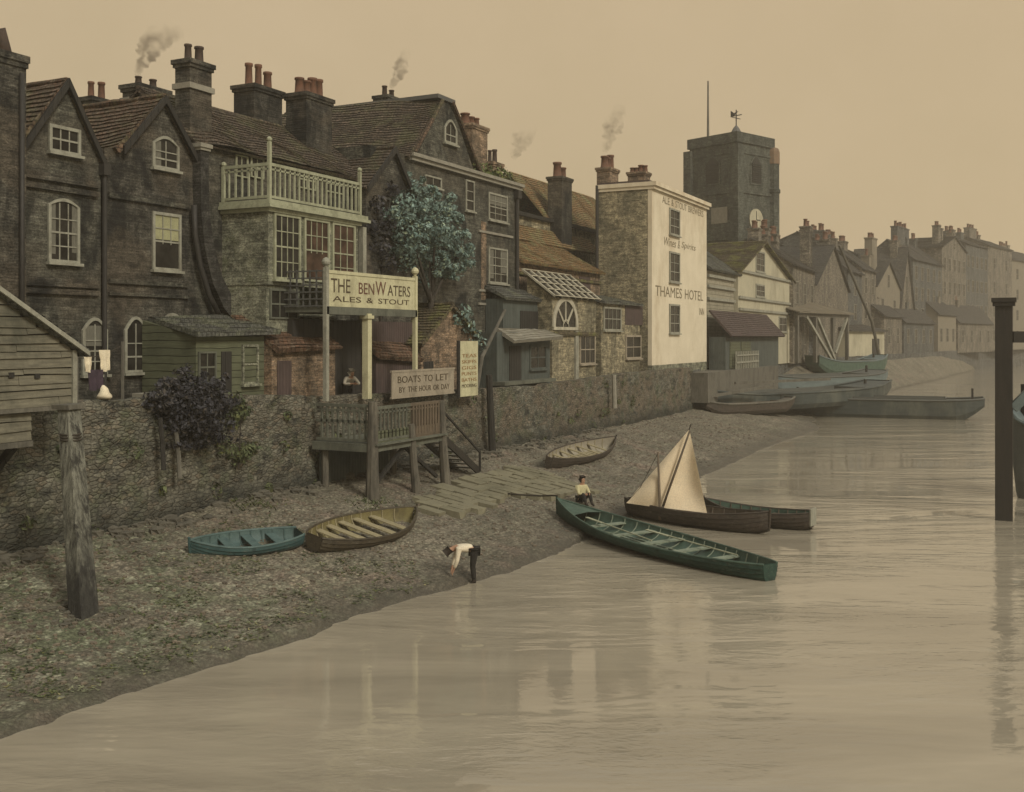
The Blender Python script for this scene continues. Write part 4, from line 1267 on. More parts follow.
MB().fbox(river(-25.5), U(520, -25.5), U(540, -25.5), 7.0, 8.3, .003, .04).build('shutter', MT['timber_dark'], t)

XQ = -24.7
t = thing('low_workshop', 'low grubby workshop with a paned window at the foot of the white building', 'workshop', (XQ, U(602, XQ), 4.1))
y0, y1 = U(601, XQ), U(650, XQ)
MB().box(-27.6, XQ, y0, 68.7, 4.1, 9.0).build('wall', MT['yellow_brick'], t)
slope(t, MT['slate'], (XQ + .3, y0 - .1, 9.0), (XQ + .3, 68.72, 9.0), (-27.6, 68.72, 9.7), (-27.6, y0 - .1, 9.7))
Fq = river(XQ)
window(t, Fq, U(604, XQ), U(620, XQ), Z(612, 329, XQ), Z(612, 309, XQ), cols=4, rows=2, frame=MT['paint_old'], fw=.12)
window(t, Fq, U(626, XQ), U(640, XQ), Z(633, 357, XQ), Z(633, 337, XQ), cols=2, rows=2, frame=MT['paint_pinkgrey'], fw=.12)
MB().fbox(Fq, U(625, XQ), U(648, XQ), Z(635, 325, XQ), Z(635, 305, XQ), .003, .03).build('shutter', MT['boards_purple'], t)

# E houses
XE = -27.2
t = thing('orange_roof_house', 'yellow brown house with patched orange tile roofs, between tall dark house and white building', 'house', (XE, U(530, XE), 4.1))
y0, y1 = 55.0, 67.6
MB().box(-30.5, XE, y0, y1, 4.1, 11.2).build('wall', MT['brown_brick'], t)
slope(t, MT['tile_orange'], (XE + .35, y0 - .2, 11.15), (XE + .35, y1 + .1, 11.15), (-30.2, y1 + .1, 13.1), (-30.2, y0 - .2, 13.0), jit=.1)
MB().box(-37, -31.2, 62, 83, 4.1, 15.2).build('rear_wall', MT['yellow_brick'], t)
gable_roof(t, MT['tile_orange'], -37, -31.2, 67.5, 83, 15.2, 18.6, 'y', .15, -34.1, name='rear_roof', jit=.12)
MB().box(-31.19, -30.9, 62, 83, 15.0, 15.25).build('gutter', MT['timber_dark'], t)
chimney(t, -31.4, -30.3, 68.1, 69.9, 13, 18.3, 2, MT['soot_brick'], MT['pot'], pot_h=1.0, pot_r=.3)
slope(t, MT['tile_orange'], (-30.1, 60, 13.1), (-30.1, 75, 13.1), (-31.21, 75, 14.3), (-31.21, 60, 14.3), name='middle_roof', jit=.08)
MB().fbox(river(XE), U(579, XE), U(590, XE), 8.2, 10.9, .003, .03).build('door', MT['boards_purple'], t)
MB().box(XE + .003, XE + .12, y0, y1, 10.5, 10.7).build('string_course', MT['tile_moss'], t)
t = thing('narrow_chimney_house', 'narrow smoky brick house with small pots beside the tall dark house', 'house', (-28.0, 54.0, 4.1))
MB().box(-33, -27.6, 53.9, 54.95, 4.1, 14.6).prism_y([(-33, 14.6), (-27.6, 14.6), (-29.0, 15.6)], 53.92, 54.93).build('wall', MT['soot_brick'], t)
chimney(t, -28.9, -28.2, 53.6, 54.8, 14, 17.0, 2, MT['brown_brick'], MT['pot_dark'], pot_h=.8)
chimney(t, -31.0, -30.2, 56.2, 57.4, 12, 15.9, 2, MT['brown_brick'], MT['pot'], pot_h=.7)
slope(t, MT['tile_red'], (-27.4, 53.85, 14.5), (-27.4, 55.0, 14.5), (-29.0, 55.0, 15.6), (-29.0, 53.85, 15.6))

# ================================================================= white building
XW2 = -24.0
y0, y1 = on_x(652, XW2)[0], on_x(706.5, XW2)[0]
zT0 = 17.35
t = thing('white_lettered_building', 'tall cream white rendered building with painted lettering beside the church tower', 'building', (XW2, y0, 4.3))
MB().box(-28.0, XW2 - .3, y0, y1, 4.1, zT0).build('wall', MT['yellow_brick'], t)
MB().box(XW2 - .298, XW2, y0 - .02, y1 + .02, 4.9, zT0 - .02).build('front', MT['white_render'], t)
MB().box(XW2 - .297, XW2 + .02, y0 - .01, y1 + .01, 4.1, 4.898).build('plinth', MT['green_grey'], t)
m = MB().box(-28.15, XW2 + .35, y0 - .15, y1 + .2, zT0, zT0 + .28).box(-28.05, XW2 + .2, y0 - .08, y1 + .12, zT0 - .22, zT0 - .003)
m.build('cornice', MT['white_render'], t)
MB().box(-28.05, XW2 - .2, y0 - .05, y1 + .1, zT0 + .282, zT0 + .42).build('coping', MT['boards_purple'], t)
FW = river(XW2)
yw0, yw1 = on_x(669.5, XW2)[0], on_x(678.5, XW2)[0]
for pyt, pyb in ((211, 234), (254, 281), (306, 332)):
    zt1, zb1 = zx(674, pyt, XW2), zx(674, pyb, XW2)
    window(t, FW, yw0, yw1, zb1, zt1, cols=2, rows=3, frame=MT['paint_old'], fw=.13, proud=.1)
L_ = y1 - y0
text_part(t, FW, 'ALE & STOUT BREWERS', y0 + 2.2, y1 - .9, 16.42, .5, MT['letter_faded'], .004)
text_part(t, FW, 'Wines & Spirits', y0 + 2.6, y1 - 3.0, zx(680, 249, XW2), .6, MT['letter_faded'], .004, shear=.25)
text_part(t, FW, 'THAMES  HOTEL', y0 + .7, y1 - 1.0, zx(680, 298.5, XW2), .75, MT['letter_faded'], .004)
text_part(t, FW, 'INN', y1 - 2.0, y1 - .7, zx(700, 315, XW2), .55, MT['letter_faded'], .004)
chimney(t, -28.4, -27.4, y0 + .7, y0 + 2.4, 17, 19.0, 3, MT['brown_brick'], MT['pot'], pot_h=1.0, pot_r=.26)
chimney(t, -26.9, -25.6, y0 + 3.0, y0 + 4.2, 17.5, 18.9, 4, MT['brown_brick'], MT['pot'], pot_h=.5, pot_r=.2, along='x')
MB().tube([(-28.05, y0 - .1, 8), (-28.05, y0 - .1, 17.6)], .12, 8).build('drainpipe', MT['iron'], t)

# ================================================================= church tower
tx, ty = at(737, 124)
t = thing('church_tower', 'square dark brick church tower with clock, flagpole and weather vane above the roofs', 'church tower', (tx, ty, 4.0), rz=RAD(-22))
S, HT = 7.1, 26.3
MB().box(-S, 0, 0, S, 0, HT).build('wall', MT['tower_brick'], t)
m = MB()
for z, d, h in ((HT, .22, .3), (HT - 1.3, .12, .25), (HT - 5.9, .16, .35), (HT - 11.5, .16, .3)):
    MB().box(-S - d, d, -d, S + d, z - h, z + (.9 if z == HT else 0)).build('parapet' if z == HT else 'string_course', MT['tower_brick'], t)
for i, (cx, cy) in enumerate(((-S, 0), (0, 0), (-S, S))):
    MB().box(cx - .55, cx + .55, cy - .55, cy + .55, -.1, HT - .6).build('buttress', MT['tower_brick'], t)
MB().lathe((-.1, S + .25, 0), [(.8, 0), (.8, 20.5), (.92, 20.6), (.92, 21.0), (.78, 21.1), (.78, HT - 2.2)], 8).build('stair_turret', MT['tower_brick'], t)
MB().lathe((-.1, S + .25, HT - 2.2), [(.84, 0), (.84, 1.5), (.7, 1.9), (.2, 2.1)], 8).build('turret_cap', MT['orange_brick'], t)
Ff = Face((0, 0), (0, 1), (1, 0)); Fl = Face((0, 0), (1, 0), (0, -1))
def belfry(F, c, w, z0, z1):
    a = MB()
    pts = [(c - w / 2, z0), (c + w / 2, z0)] + arc(c - w / 2, c + w / 2, z1, w * .45, 8)
    big = [(c - w / 2 - .25, z0 - .2), (c + w / 2 + .25, z0 - .2)] + arc(c - w / 2 - .25, c + w / 2 + .25, z1, w * .45 + .25, 8)
    a.fpoly(F, big, .003, .1)
    o = a.build('belfry_opening', MT['tower_brick'], t)
    lo = MB().fpoly(F, pts, .101, .11)
    for i in range(9):
        z = z0 + .2 + (z1 - z0) * i / 9
        lo.fbox(F, c - w / 2 + .02, c + w / 2 - .02, z, z + .12, .111, .2)
    lo.build('louvres', MT['timber_dark'], o)
belfry(Ff, S * .52, 1.9, HT - 4.9, HT - 2.6)
belfry(Fl, -S * .5, 1.9, HT - 4.9, HT - 2.6)
def dial(F, c, z, r, square):
    if square:
        a = MB().fbox(F, c - r, c + r, z - r * .8, z + r * .8, .003, .06)
    else:
        a = MB().fpoly(F, [(c + r * math.cos(6.283 * i / 20), z + r * math.sin(6.283 * i / 20)) for i in range(20)], .003, .12)
    o = a.build('clock_dial' if not square else 'stone_tablet', MT['cream_render'] if not square else MT['stone_pale'], t)
    if not square:
        MB().fbox(F, c - .06, c + .06, z, z + r * .8, .121, .14).fbox(F, c, c + r * .55, z - .06, z + .06, .1405, .155).build('clock_hands', MT['iron'], o)
dial(Ff, S * .52, HT - 9.3, 1.35, False)
dial(Fl, -S * .36, HT - 8.8, 1.2, True)
MB().tube([(-S + 1.1, 2.2, HT), (-S + 1.1, 2.2, HT + 8.3)], [.17, .09], 8).build('flagpole', MT['timber_grey'], t)
MB().lathe((-1.9, 2.4, HT), [(.6, 0), (.6, 1.2), (.7, 1.25), (.35, 1.9), (.1, 2.2)], 8).build('cupola', MT['lead'], t)
vn = MB().tube([(-1.9, 2.4, HT + 2), (-1.9, 2.4, HT + 4.1)], .07, 6).tube([(-2.7, 2.4, HT + 3.4), (-1.1, 2.4, HT + 3.4)], .06, 6).tube([(-1.9, 1.6, HT + 3.1), (-1.9, 3.2, HT + 3.1)], .05, 6)
vn.prism_y([(-2.7, HT + 3.3), (-2.1, HT + 3.5), (-1.6, HT + 3.9), (-2.2, HT + 3.75), (-2.7, HT + 4.1)], 2.37, 2.43)
vn.build('weather_vane', MT['iron'], t)

# ================================================================= gabled house with pale front, right of white building
XH = -24.3
y0, yg0, y1 = on_x(709, XH)[0], on_x(738, XH)[0], on_x(791, XH)[0]
t = thing('pale_gabled_house', 'pale gabled house with one attic window at the foot of the church tower', 'house', (XH, yg0, 4.3))
pk = on_x(762, XH)[0]
ze, zr = 12.9, 16.1
gable_walls(t, MT['cream_render'], XH - 10, XH, yg0, y1, 4.1, ze, zr, 'x', pk)
gable_roof(t, MT['tile_moss'], XH - 10, XH, yg0, y1, ze, zr, 'x', .5, pk)
FH = river(XH)
window(t, FH, on_x(756, XH)[0], on_x(764, XH)[0], zx(760, 271, XH), zx(760, 253, XH), cols=2, rows=3, fw=.16)
window(t, FH, on_x(756, XH)[0], on_x(764, XH)[0], zx(760, 296, XH), zx(760, 286, XH), cols=2, rows=2, fw=.16)
window(t, FH, on_x(779, XH)[0], on_x(786, XH)[0], zx(782, 331, XH), zx(782, 318, XH), cols=2, rows=2, fw=.16)
for py in (275, 300, 311):
    z = zx(760, py, XH); MB().box(XH + .003, XH + .2, yg0 + .1, y1 - .1, z - .12, z + .12).build('string_course', MT['paint_old'], t)
t = thing('weatherboarded_house', 'weatherboarded house with slate roof directly right of the white lettered building', 'house', (XH, y0, 4.3))
y0 += .5
MB().box(XH - 9, XH - .3, y0, yg0 - .3, 4.1, 12.4).build('wall', MT['boards_pale'], t)
slope(t, MT['slate'], (XH + .1, y0 - .1, 12.4), (XH + .1, yg0 + .9, 12.4), (XH - 5, yg0 + .9, 16.0), (XH - 5, y0 - .1, 16.0))
for py in (278, 288, 300):
    z = zx(725, py, XH); MB().box(XH - .297, XH - .1, y0, yg0 - .4, z - .12, z + .12).build('string_course', MT['paint_old'], t)
XV = -23.9
t = thing('boat_shed', 'dark boat shed with purple brown roof below the weatherboarded house', 'shed', (XV, on_x(718, XV)[0], 4.3))
a0, a1 = on_x(711, XV)[0], on_x(766, XV)[0]
MB().box(XH + .25, XV + 1.2, a0, a1, 4.1, 6.9).build('wall', MT['boards_teal'], t)
slope(t, MT['boards_purple'], (XV + 1.7, a0 - .2, 6.9), (XV + 1.7, a1 + .3, 6.9), (XH + .25, a1 + .3, 9.0), (XH + .25, a0 - .2, 9.0))
for k in range(2):
    q0 = a0 + 1.2 + k * 3.6
    MB().fbox(river(XV + 1.2), q0, q0 + 3.2, 4.3, 6.5, .003, .08).build('door', MT['boards_green'], t)
t = thing('picket_fence', 'white picket fence on the quay in front of the dark boat shed', 'fence', (-21.6, on_x(738, -21.8)[0], 4.2))
f0, f1 = on_x(736, -22.3)[0], on_x(758, -22.3)[0]
m = MB()
k = 14
for i in range(k):
    y = f0 + (f1 - f0) * i / (k - 1)
    m.box(-22.33, -22.27, y - .11, y + .11, 4.1, 5.7)
m.box(-22.265, -22.2, f0, f1, 4.7, 4.85).box(-22.265, -22.2, f0, f1, 5.3, 5.42)
m.build('pickets', MT['paint_old'], t)
tag(MB().box(-24.6, -21.9, on_x(700, -22.5)[0], on_x(772, -22.5)[0], 2.0, 4.2).jitter(.05, 2, .7).build('quay_platform', MT['timber_grey']), kind='structure')

# ================================================================= far hazy row
def far_house(label, px0, px1, t0, t1, py_eave, py_ridge, ridge, mat, roofmat, chim=(), wins=(3, 3), zb=4.2, name='far_house', cat='house', dep=9):
    p0, p1 = Vector(at(px0, t0)), Vector(at(px1, t1))
    d = (p1 - p0); W = d.length; ang = math.atan2(-d.x, d.y)
    tm = (t0 + t1) / 2
    ze, zr = zt(py_eave, tm) - zb, zt(py_ridge, tm) - zb
    t = thing(name, label, cat, (p0.x, p0.y, zb), rz=ang)
    W -= .06
    gable_walls(t, mat, -dep, 0, 0, W, -.2, ze, zr, ridge)
    gable_roof(t, roofmat, -dep, 0, 0, W, ze, zr, ridge, .35)
    F = Face((0, 0), (0, 1), (1, 0))
    nc, nr = wins
    for i in range(nc):
        for j in range(nr):
            u = W * (i + .5) / nc; z = 1.2 + (ze - 1.6) * (j + .15) / nr
            ww = min(.75, W / nc * .3); hh = min(2.4, (ze - 1.6) / nr * .62)
            window(t, F, u - ww, u + ww, z, z + hh, cols=2, rows=2, frame=MT['stone_pale'], fw=.07, sill=False)
    if ridge == 'x' and nc:
        window(t, F, W / 2 - .5, W / 2 + .5, ze + .1, ze + (zr - ze) * .5, cols=2, rows=2, frame=MT['stone_pale'], fw=.08, sill=False)
    rr = random.Random(int(px0 * 7))
    extra = [(rr.uniform(.08, .92), rr.uniform(.8, 2.6), rr.uniform(.9, 1.5), rr.choice((1, 2, 2, 3))) for _ in range(2 if len(chim) and name == 'far_house' else 0)]
    for (k, hh, w, pots) in list(chim) + extra:
        x0 = -dep / 2 - .7 if ridge == 'y' else -2.6
        chimney(t, x0, x0 + 1.2, W * k - w / 2, W * k + w / 2, ze, zr + hh * .62, pots, mat, MT['pot'], pot_h=1.0, pot_r=.28)
    return t
def TT(px): return 118 + (px - 800) / 185 * 112
FB, FD, FRN, SL = MT['far_brick'], MT['far_brick_dark'], MT['far_render'], MT['far_slate']
specs = [
 ('hazy brown house with two chimneys, next right of the pale gabled house', 793, 815, 268, 243, 'y', FB, SL, [(.15, 2.2, 1.6, 2), (.5, 3.0, 1.4, 2), (.85, 2.6, 1.8, 3)], (3, 2)),
 ('hazy house with wide steep gable above the timber slipway shed', 815, 848, 288, 246, 'x', FB, SL, [(.2, 3.2, 1.6, 2)], (0, 0)),
 ('thin hazy house with a single tall chimney behind the wide steep gable', 848, 862, 272, 245, 'y', FD, SL, [(.4, 3.5, 2.2, 2)], (1, 3)),
 ('hazy house with a broad red chimney stack, left of the small pointed gable', 862, 876, 270, 247, 'y', FB, SL, [(.7, 2.0, 1.6, 2)], (2, 3)),
 ('hazy house with a small pointed gable midway along the far row', 876, 900, 288, 262, 'x', FRN, SL, [(.3, 6.0, 3.2, 3)], (2, 2)),
 ('pale narrow hazy house with a sharp white gable beside the small pointed gable', 900, 913, 305, 248, 'x', FB, SL, [(.5, 2.2, 1.8, 2)], (2, 3)),
 ('large blue grey hazy house topped by the broadest dark chimney block', 913, 942, 262, 243, 'y', FD, SL, [(.42, 4.8, 8.0, 5), (.85, 2.4, 1.6, 2)], (5, 4)),
 ('hazy gabled house right of the one with the broadest dark chimney block', 942, 966, 250, 237, 'x', FB, SL, [(.2, 3.2, 1.6, 2), (.8, 3.2, 1.8, 2)], (5, 4)),
 ('hazy house with two small chimneys, just left of the mooring post top', 966, 988, 246, 237, 'y', FD, SL, [(.3, 1.8, 1.6, 2), (.7, 2.4, 2.2, 3)], (5, 4)),
 ('faint hazy house directly behind the top of the dark mooring post', 988, 1012, 248, 239, 'y', FB, SL, [(.15, 3.6, 5.2, 3)], (2, 4)),
 ('last faint house at the right edge, just right of the dark mooring post', 1012, 1042, 262, 250, 'y', FRN, SL, [(.3, 1.5, 3.0, 2)], (3, 4)),
]
for lab, a, b_, ev, rd, rg_, mt_, rm_, ch, wn in specs:
    far_house(lab, a, b_, TT(a), TT(b_), ev, rd, rg_, mt_, rm_, ch, wn)
# rear chimneys row of houses behind
specs = [
 ('hazy slate roofed house behind the church tower with low chimneys', 778, 806, 252, 238, FD, [(.2, 2.0, 2.2, 3), (.6, 2.2, 2.4, 3), (.9, 1.6, 1.6, 2)]),
 ('hazy rear house with a line of short chimneys behind the far row middle', 826, 872, 252, 241, FD, [(.3, 2.2, 2.4, 3), (.62, 2.4, 2.0, 2), (.9, 1.4, 1.6, 2)]),
]
for lab, a, b_, ev, rd, mt_, ch in specs:
    far_house(lab, a, b_, 165, 200, ev, rd, 'y', mt_, SL, ch, (0, 0))

specs = [
 ('low brick shed on the far quay below the small pointed gable', 884, 902, 316, 303, 'y', FB, SL, [(.4, 1.5, 1.3, 2)], (2, 1)),
 ('low dark long shed on the far quay below the broadest chimney block', 904, 934, 322, 308, 'y', FD, SL, [(.5, 1.6, 1.4, 2)], (4, 1)),
 ('low shed with paler front on the far quay midway to the mooring post', 938, 956, 314, 301, 'y', FRN, SL, [(.7, 1.5, 1.3, 2)], (3, 1)),
 ('low long brick shed on the far quay just left of the mooring post', 958, 992, 322, 306, 'y', FB, SL, [(.3, 1.8, 1.4, 2)], (4, 1)),
]
for lab, a, b_, ev, rd, rg_, mt_, rm_, ch, wn in specs:
    far_house(lab, a, b_, TT(a) - 9, TT(b_) - 9, ev, rd, rg_, mt_, rm_, ch, wn, name='quay_shed', cat='shed', dep=5, zb=4.1)
# slipway shed: open timber frame
X0 = at(797, 112)
t = thing('slipway_shed', 'open timber slipway shed with slanting braces on the far quay', 'shed', (X0[0], X0[1], 4.1), rz=RAD(-14))
m = MB()
Wd = 13.0
for y in (0, 4.5, 9, Wd):
    m.beam((0, y, 0), (0, y, 5.2), .35)
    m.beam((-4, y, 0), (-4, y, 6.2), .35)
m.beam((0, -.3, 5.2), (0, Wd + .3, 5.2), .4).beam((-4, -.3, 6.2), (-4, Wd + .3, 6.2), .4)
m.build('frame', MT['timber_grey'], t)
m = MB()
m.beam((.1, 2.0, 5.0), (.1, 8.6, .2), .3).beam((.15, 4.7, 4.9), (.15, 9.2, .3), .3).beam((.12, 12.6, 5), (.12, 9.4, 1), .3)
m.build('brace', MT['paint_old'], t)
slope(None, None, (.6, -.6, 5.4), (.6, Wd + .6, 5.4), (-4.4, Wd + .6, 6.8), (-4.4, -.6, 6.8), mbuild=(mb := MB()))
mb.build('roof', MT['far_render'], t)
MB().box(-4.1, -3.9, .1, Wd - .1, 0, 6.0).build('back_boarding', MT['far_brick_dark'], t)
X0 = at(849, 140)
t = thing('pale_quay_shed', 'small pale boxy shed on the far quay right of the slipway shed', 'shed', (X0[0], X0[1], 4.1), rz=RAD(-10))
MB().box(-5, 0, 0, 15, 0, 3.6).build('wall', MT['cream_render'], t)
slope(t, SL, (.5, -.4, 3.6), (.5, 15.4, 3.6), (-5, 15.4, 5.0), (-5, -.4, 5.0))
MB().box(.003, .1, 9.5, 12.5, .2, 2.6).build('door', MT['timber_dark'], t)
# sheerlegs spar in front of the far row
p0 = at(806, 116); p1 = at(880, 150)
tag(MB().tube([(*at(839, 120), zt(245, 120)), (*at(872, 128), zt(322, 128)), (*at(880, 130), 4.2)], [.14, .2, .22], 8).build('slanting_spar', MT['timber_grey']), 'long spar slanting down in front of the hazy wide gable', 'spar')


# ================================================================= left shed, mooring piles
XB = -21.4
t = thing('weatherboard_shed', 'grey weatherboarded shed with pale gable edge jutting over the river wall at left', 'shed', (XB, 15.5, 3.7))
yR = on_x(74, XB)[0]
zE = zx(74, 350, XB); zB = zx(72, 404, XB)
yL = on_x(0, XB)[0]
kk = (zx(0, 297, XB) - zE) / (yR - yL)
yP = yR - 3.2; zP = zE + kk * 3.2
yLL = yP - 3.0
yS = on_x(34, XB)[0]
zS = zx(20, 442, XB)
MB().prism_x([(yLL + .03, zB + .02), (yR - .03, zB + .02), (yR - .03, zE), (yP, zP - .05), (yLL + .03, zE)], -25.5, XB - .04).build('wall', MT['timber_dark'], t)
def lapped(z0, z1, ya, yb, X, clip=None, seed=1):
    rg = random.Random(seed); m = MB(); z = z0
    while z < z1 - .03:
        h = min(rg.uniform(.15, .26), z1 - z)
        zt_ = z + h
        a_, b_ = ya, yb
        if clip: a_, b_ = clip(z + h * .5)
        if b_ - a_ < .1: break
        y = a_
        while y < b_ - .02:
            l = min(rg.uniform(1.2, 3.2), b_ - y)
            if b_ - y - l < .35: l = b_ - y
            d0, d1 = rg.uniform(-.022, .022), rg.uniform(-.022, .022)
            lip = rg.uniform(.035, .06)
            m.add([(X - .03, y + .012, z + d0), (X + lip, y + .012, z + d0), (X + .004, y + .012, zt_ + d0 - .012), (X - .03, y + .012, zt_ + d0 - .012),
                   (X - .03, y + l, z + d1), (X + lip, y + l, z + d1), (X + .004, y + l, zt_ + d1 - .012), (X - .03, y + l, zt_ + d1 - .012)],
                  [(0, 1, 2, 3), (7, 6, 5, 4), (0, 4, 5, 1), (1, 5, 6, 2), (2, 6, 7, 3), (3, 7, 4, 0)])
            y += l
        z = zt_
    return m
def shed_clip(z):
    if z <= zE: return yLL, yR
    k = (zP - z) / (zP - zE)
    return yP - (yP - yLL) * k, yP + (yR - yP) * k
lapped(zB, zP, yLL, yR, XB, shed_clip, 5).build('weatherboards', MT['boards_shed'], t)
MB().box(-25.0, XB - .16, yLL, yS - .03, zS, zB - .13).build('lower_wall', MT['timber_dark'], t)
lapped(zS, zB - .14, yLL, yS, XB - .12, None, 6).build('lower_boarding', MT['boards_shed'], t)
m = MB()
slope(None, None, (-25.7, yR + .25, zE - kk * .25), (XB + .2, yR + .25, zE - kk * .25), (XB + .2, yP, zP), (-25.7, yP, zP), mbuild=m)
slope(None, None, (XB + .2, yLL - .25, zE - kk * .25), (-25.7, yLL - .25, zE - kk * .25), (-25.7, yP, zP), (XB + .2, yP, zP), mbuild=m)
m.build('roof', MT['slate'], t)
bargeboards(t, MT['paint_old'], XB + .02, yLL, yR, zE, zP, yP, .25, .06, .1)
MB().box(XB + .003, XB + .08, yR - .1, yR + .03, zB, zE).build('corner_board', MT['paint_old'], t)
MB().box(-25, XB + .05, yLL, yR + .03, zB - .12, zB - .01).box(-25, XB - .06, yLL, yS + .03, zS - .14, zS - .004).build('sill_beam', MT['timber_grey'], t)
yk = on_x(22, XB)[0]
MB().beam((XB - .3, yk, zS - .14), (XB - 1.6, yk, zS - 1.3), .16).build('brace', MT['timber_dark'], t)
m = MB()
for y, z in ((on_x(10, XB)[0], zx(10, 375, XB)), (on_x(36, XB)[0], zx(36, 376, XB))):
    m.box(XB + .03, XB + .065, y - .07, y + .07, z - .06, z + .06)
m.build('knot_hole', MT['timber_dark'], t)

def pile_material(z0):
    T = NT('tide_marked_pile')
    v = T.coord()
    s = T.n('ShaderNodeSeparateXYZ', {0: v})
    gr = T.noise(T.scaled(v, (7, 7, .7)), 1.4, 7, .75)
    blot = T.noise(T.scaled(v, (2, 2, .9)), 1.6, 6, .75)
    col = T.mix(T.ramp(gr, [(.38, 0.0), (.6, 1.0)]), (.05, .049, .041), (.22, .22, .18))
    col = T.mix(T.ramp(blot, [(.50, 0.0), (.60, .95)]), col, (.03, .029, .026))
    zz = T.math('ADD', s.outputs[2], T.math('MULTIPLY', T.noise(T.scaled(v, (3, 3, .6)), 1.2, 5, .7), 2.2))
    tide = T.n('ShaderNodeMapRange', {'Value': zz, 'From Min': z0 + 1.6, 'From Max': z0 + 2.8, 'To Min': 1.0, 'To Max': 0.0}).outputs[0]
    col = T.mix(T.math('MULTIPLY', tide, .9), col, (.02, .0195, .019))
    return T.done(col, T.math('SUBTRACT', .88, T.math('MULTIPLY', tide, .3)), T.bump(T.math('ADD', gr, blot), 1.0, .08))

pb = at_z(86, 616, .7)
zb_ = beach_z(pb.x, pb.y)
tt = math.hypot(pb.x, pb.y)
xt, yt_ = at(69, 24.3)
t = thing('mooring_pile', 'tall leaning weathered timber pile with a flat cap on the near foreshore', 'mooring pile', (pb.x, pb.y, zb_))
ztop = zt(408, 24.3)
m = MB()
N = 14
for i in range(N):
    k0, k1 = i / N, (i + 1) / N
q0 = Vector((pb.x, pb.y, zb_ - .6)); q1 = Vector((xt, yt_, ztop))
P_ = [q0.lerp(q1, i / N) for i in range(N + 1)]
MT['pile_tide'] = pile_material(zb_)
rg = random.Random(8)
b_ = []
for i, p in enumerate(P_):
    w_ = .245 - .055 * i / N
    for k, (sx, sy) in enumerate(((1, .84), (.84, 1), (-.84, 1), (-1, .84), (-1, -.86), (-.84, -1), (.86, -1), (1, -.84))):
        m.v.append((p.x + sx * w_ * rg.uniform(.97, 1.03), p.y + sy * w_ * rg.uniform(.97, 1.03), p.z))
for i in range(N):
    for k in range(8):
        k2 = (k + 1) % 8
        m.f.append((i * 8 + k, i * 8 + k2, i * 8 + 8 + k2, i * 8 + 8 + k))
m.f += [tuple(range(7, -1, -1)), tuple(N * 8 + k for k in range(8))]
m.build('pile', MT['pile_tide'], t, False)
MB().box(xt - .27, xt + .27, yt_ - .26, yt_ + .26, ztop - .02, ztop + .09).jitter(.03, 4, 2).build('cap', MT['timber_grey'], t)
rp = MB()
for k in range(3):
    c = q0.lerp(q1, .86 + .012 * k)
    rp.tube([(c.x + .225 * math.cos(a * .5236), c.y + .225 * math.sin(a * .5236), c.z + .01 * math.sin(a)) for a in range(13)], .025, 5)
rp.build('rope_band', MT['rope'], t)

# right dolphin
px_, py_ = at(1004, 39.3)
t = thing('mooring_post', 'tall dark capped mooring post with cross beams standing in the water at right', 'mooring post', (px_, py_, 0))
zt2 = zt(298, 39.3)
MB().box(px_ - .3, px_ + .3, py_ - .3, py_ + .3, -2, zt2 - .3).jitter(.03, 6, 1.5).build('post', MT['timber_wet'], t)
MB().box(px_ - .38, px_ + .38, py_ - .38, py_ + .38, zt2 - .3, zt2 - .16).box(px_ - .42, px_ + .42, py_ - .42, py_ + .42, zt2 - .158, zt2).build('cap', MT['timber_wet'], t)
q = Vector((px_, py_, 0)); e = Vector((px_ + 3.2, py_ + .6, 0))
z1 = zt(337, 39.3)
MB().beam(q + Vector((.3, 0, z1)), e + Vector((0, 0, z1)), .3, .42).build('cross_beam', MT['timber_wet'], t)
z2 = zt(408, 39.3)
MB().beam(q + Vector((.3, -.1, z2)), e + Vector((0, -.1, z2 + 3.2)), .3, .34).build('brace', MT['barge_blue'], t)
MB().box(e.x - .3, e.x + .3, e.y - .3, e.y + .3, -2, zt2 - .4).build('post', MT['timber_wet'], t)

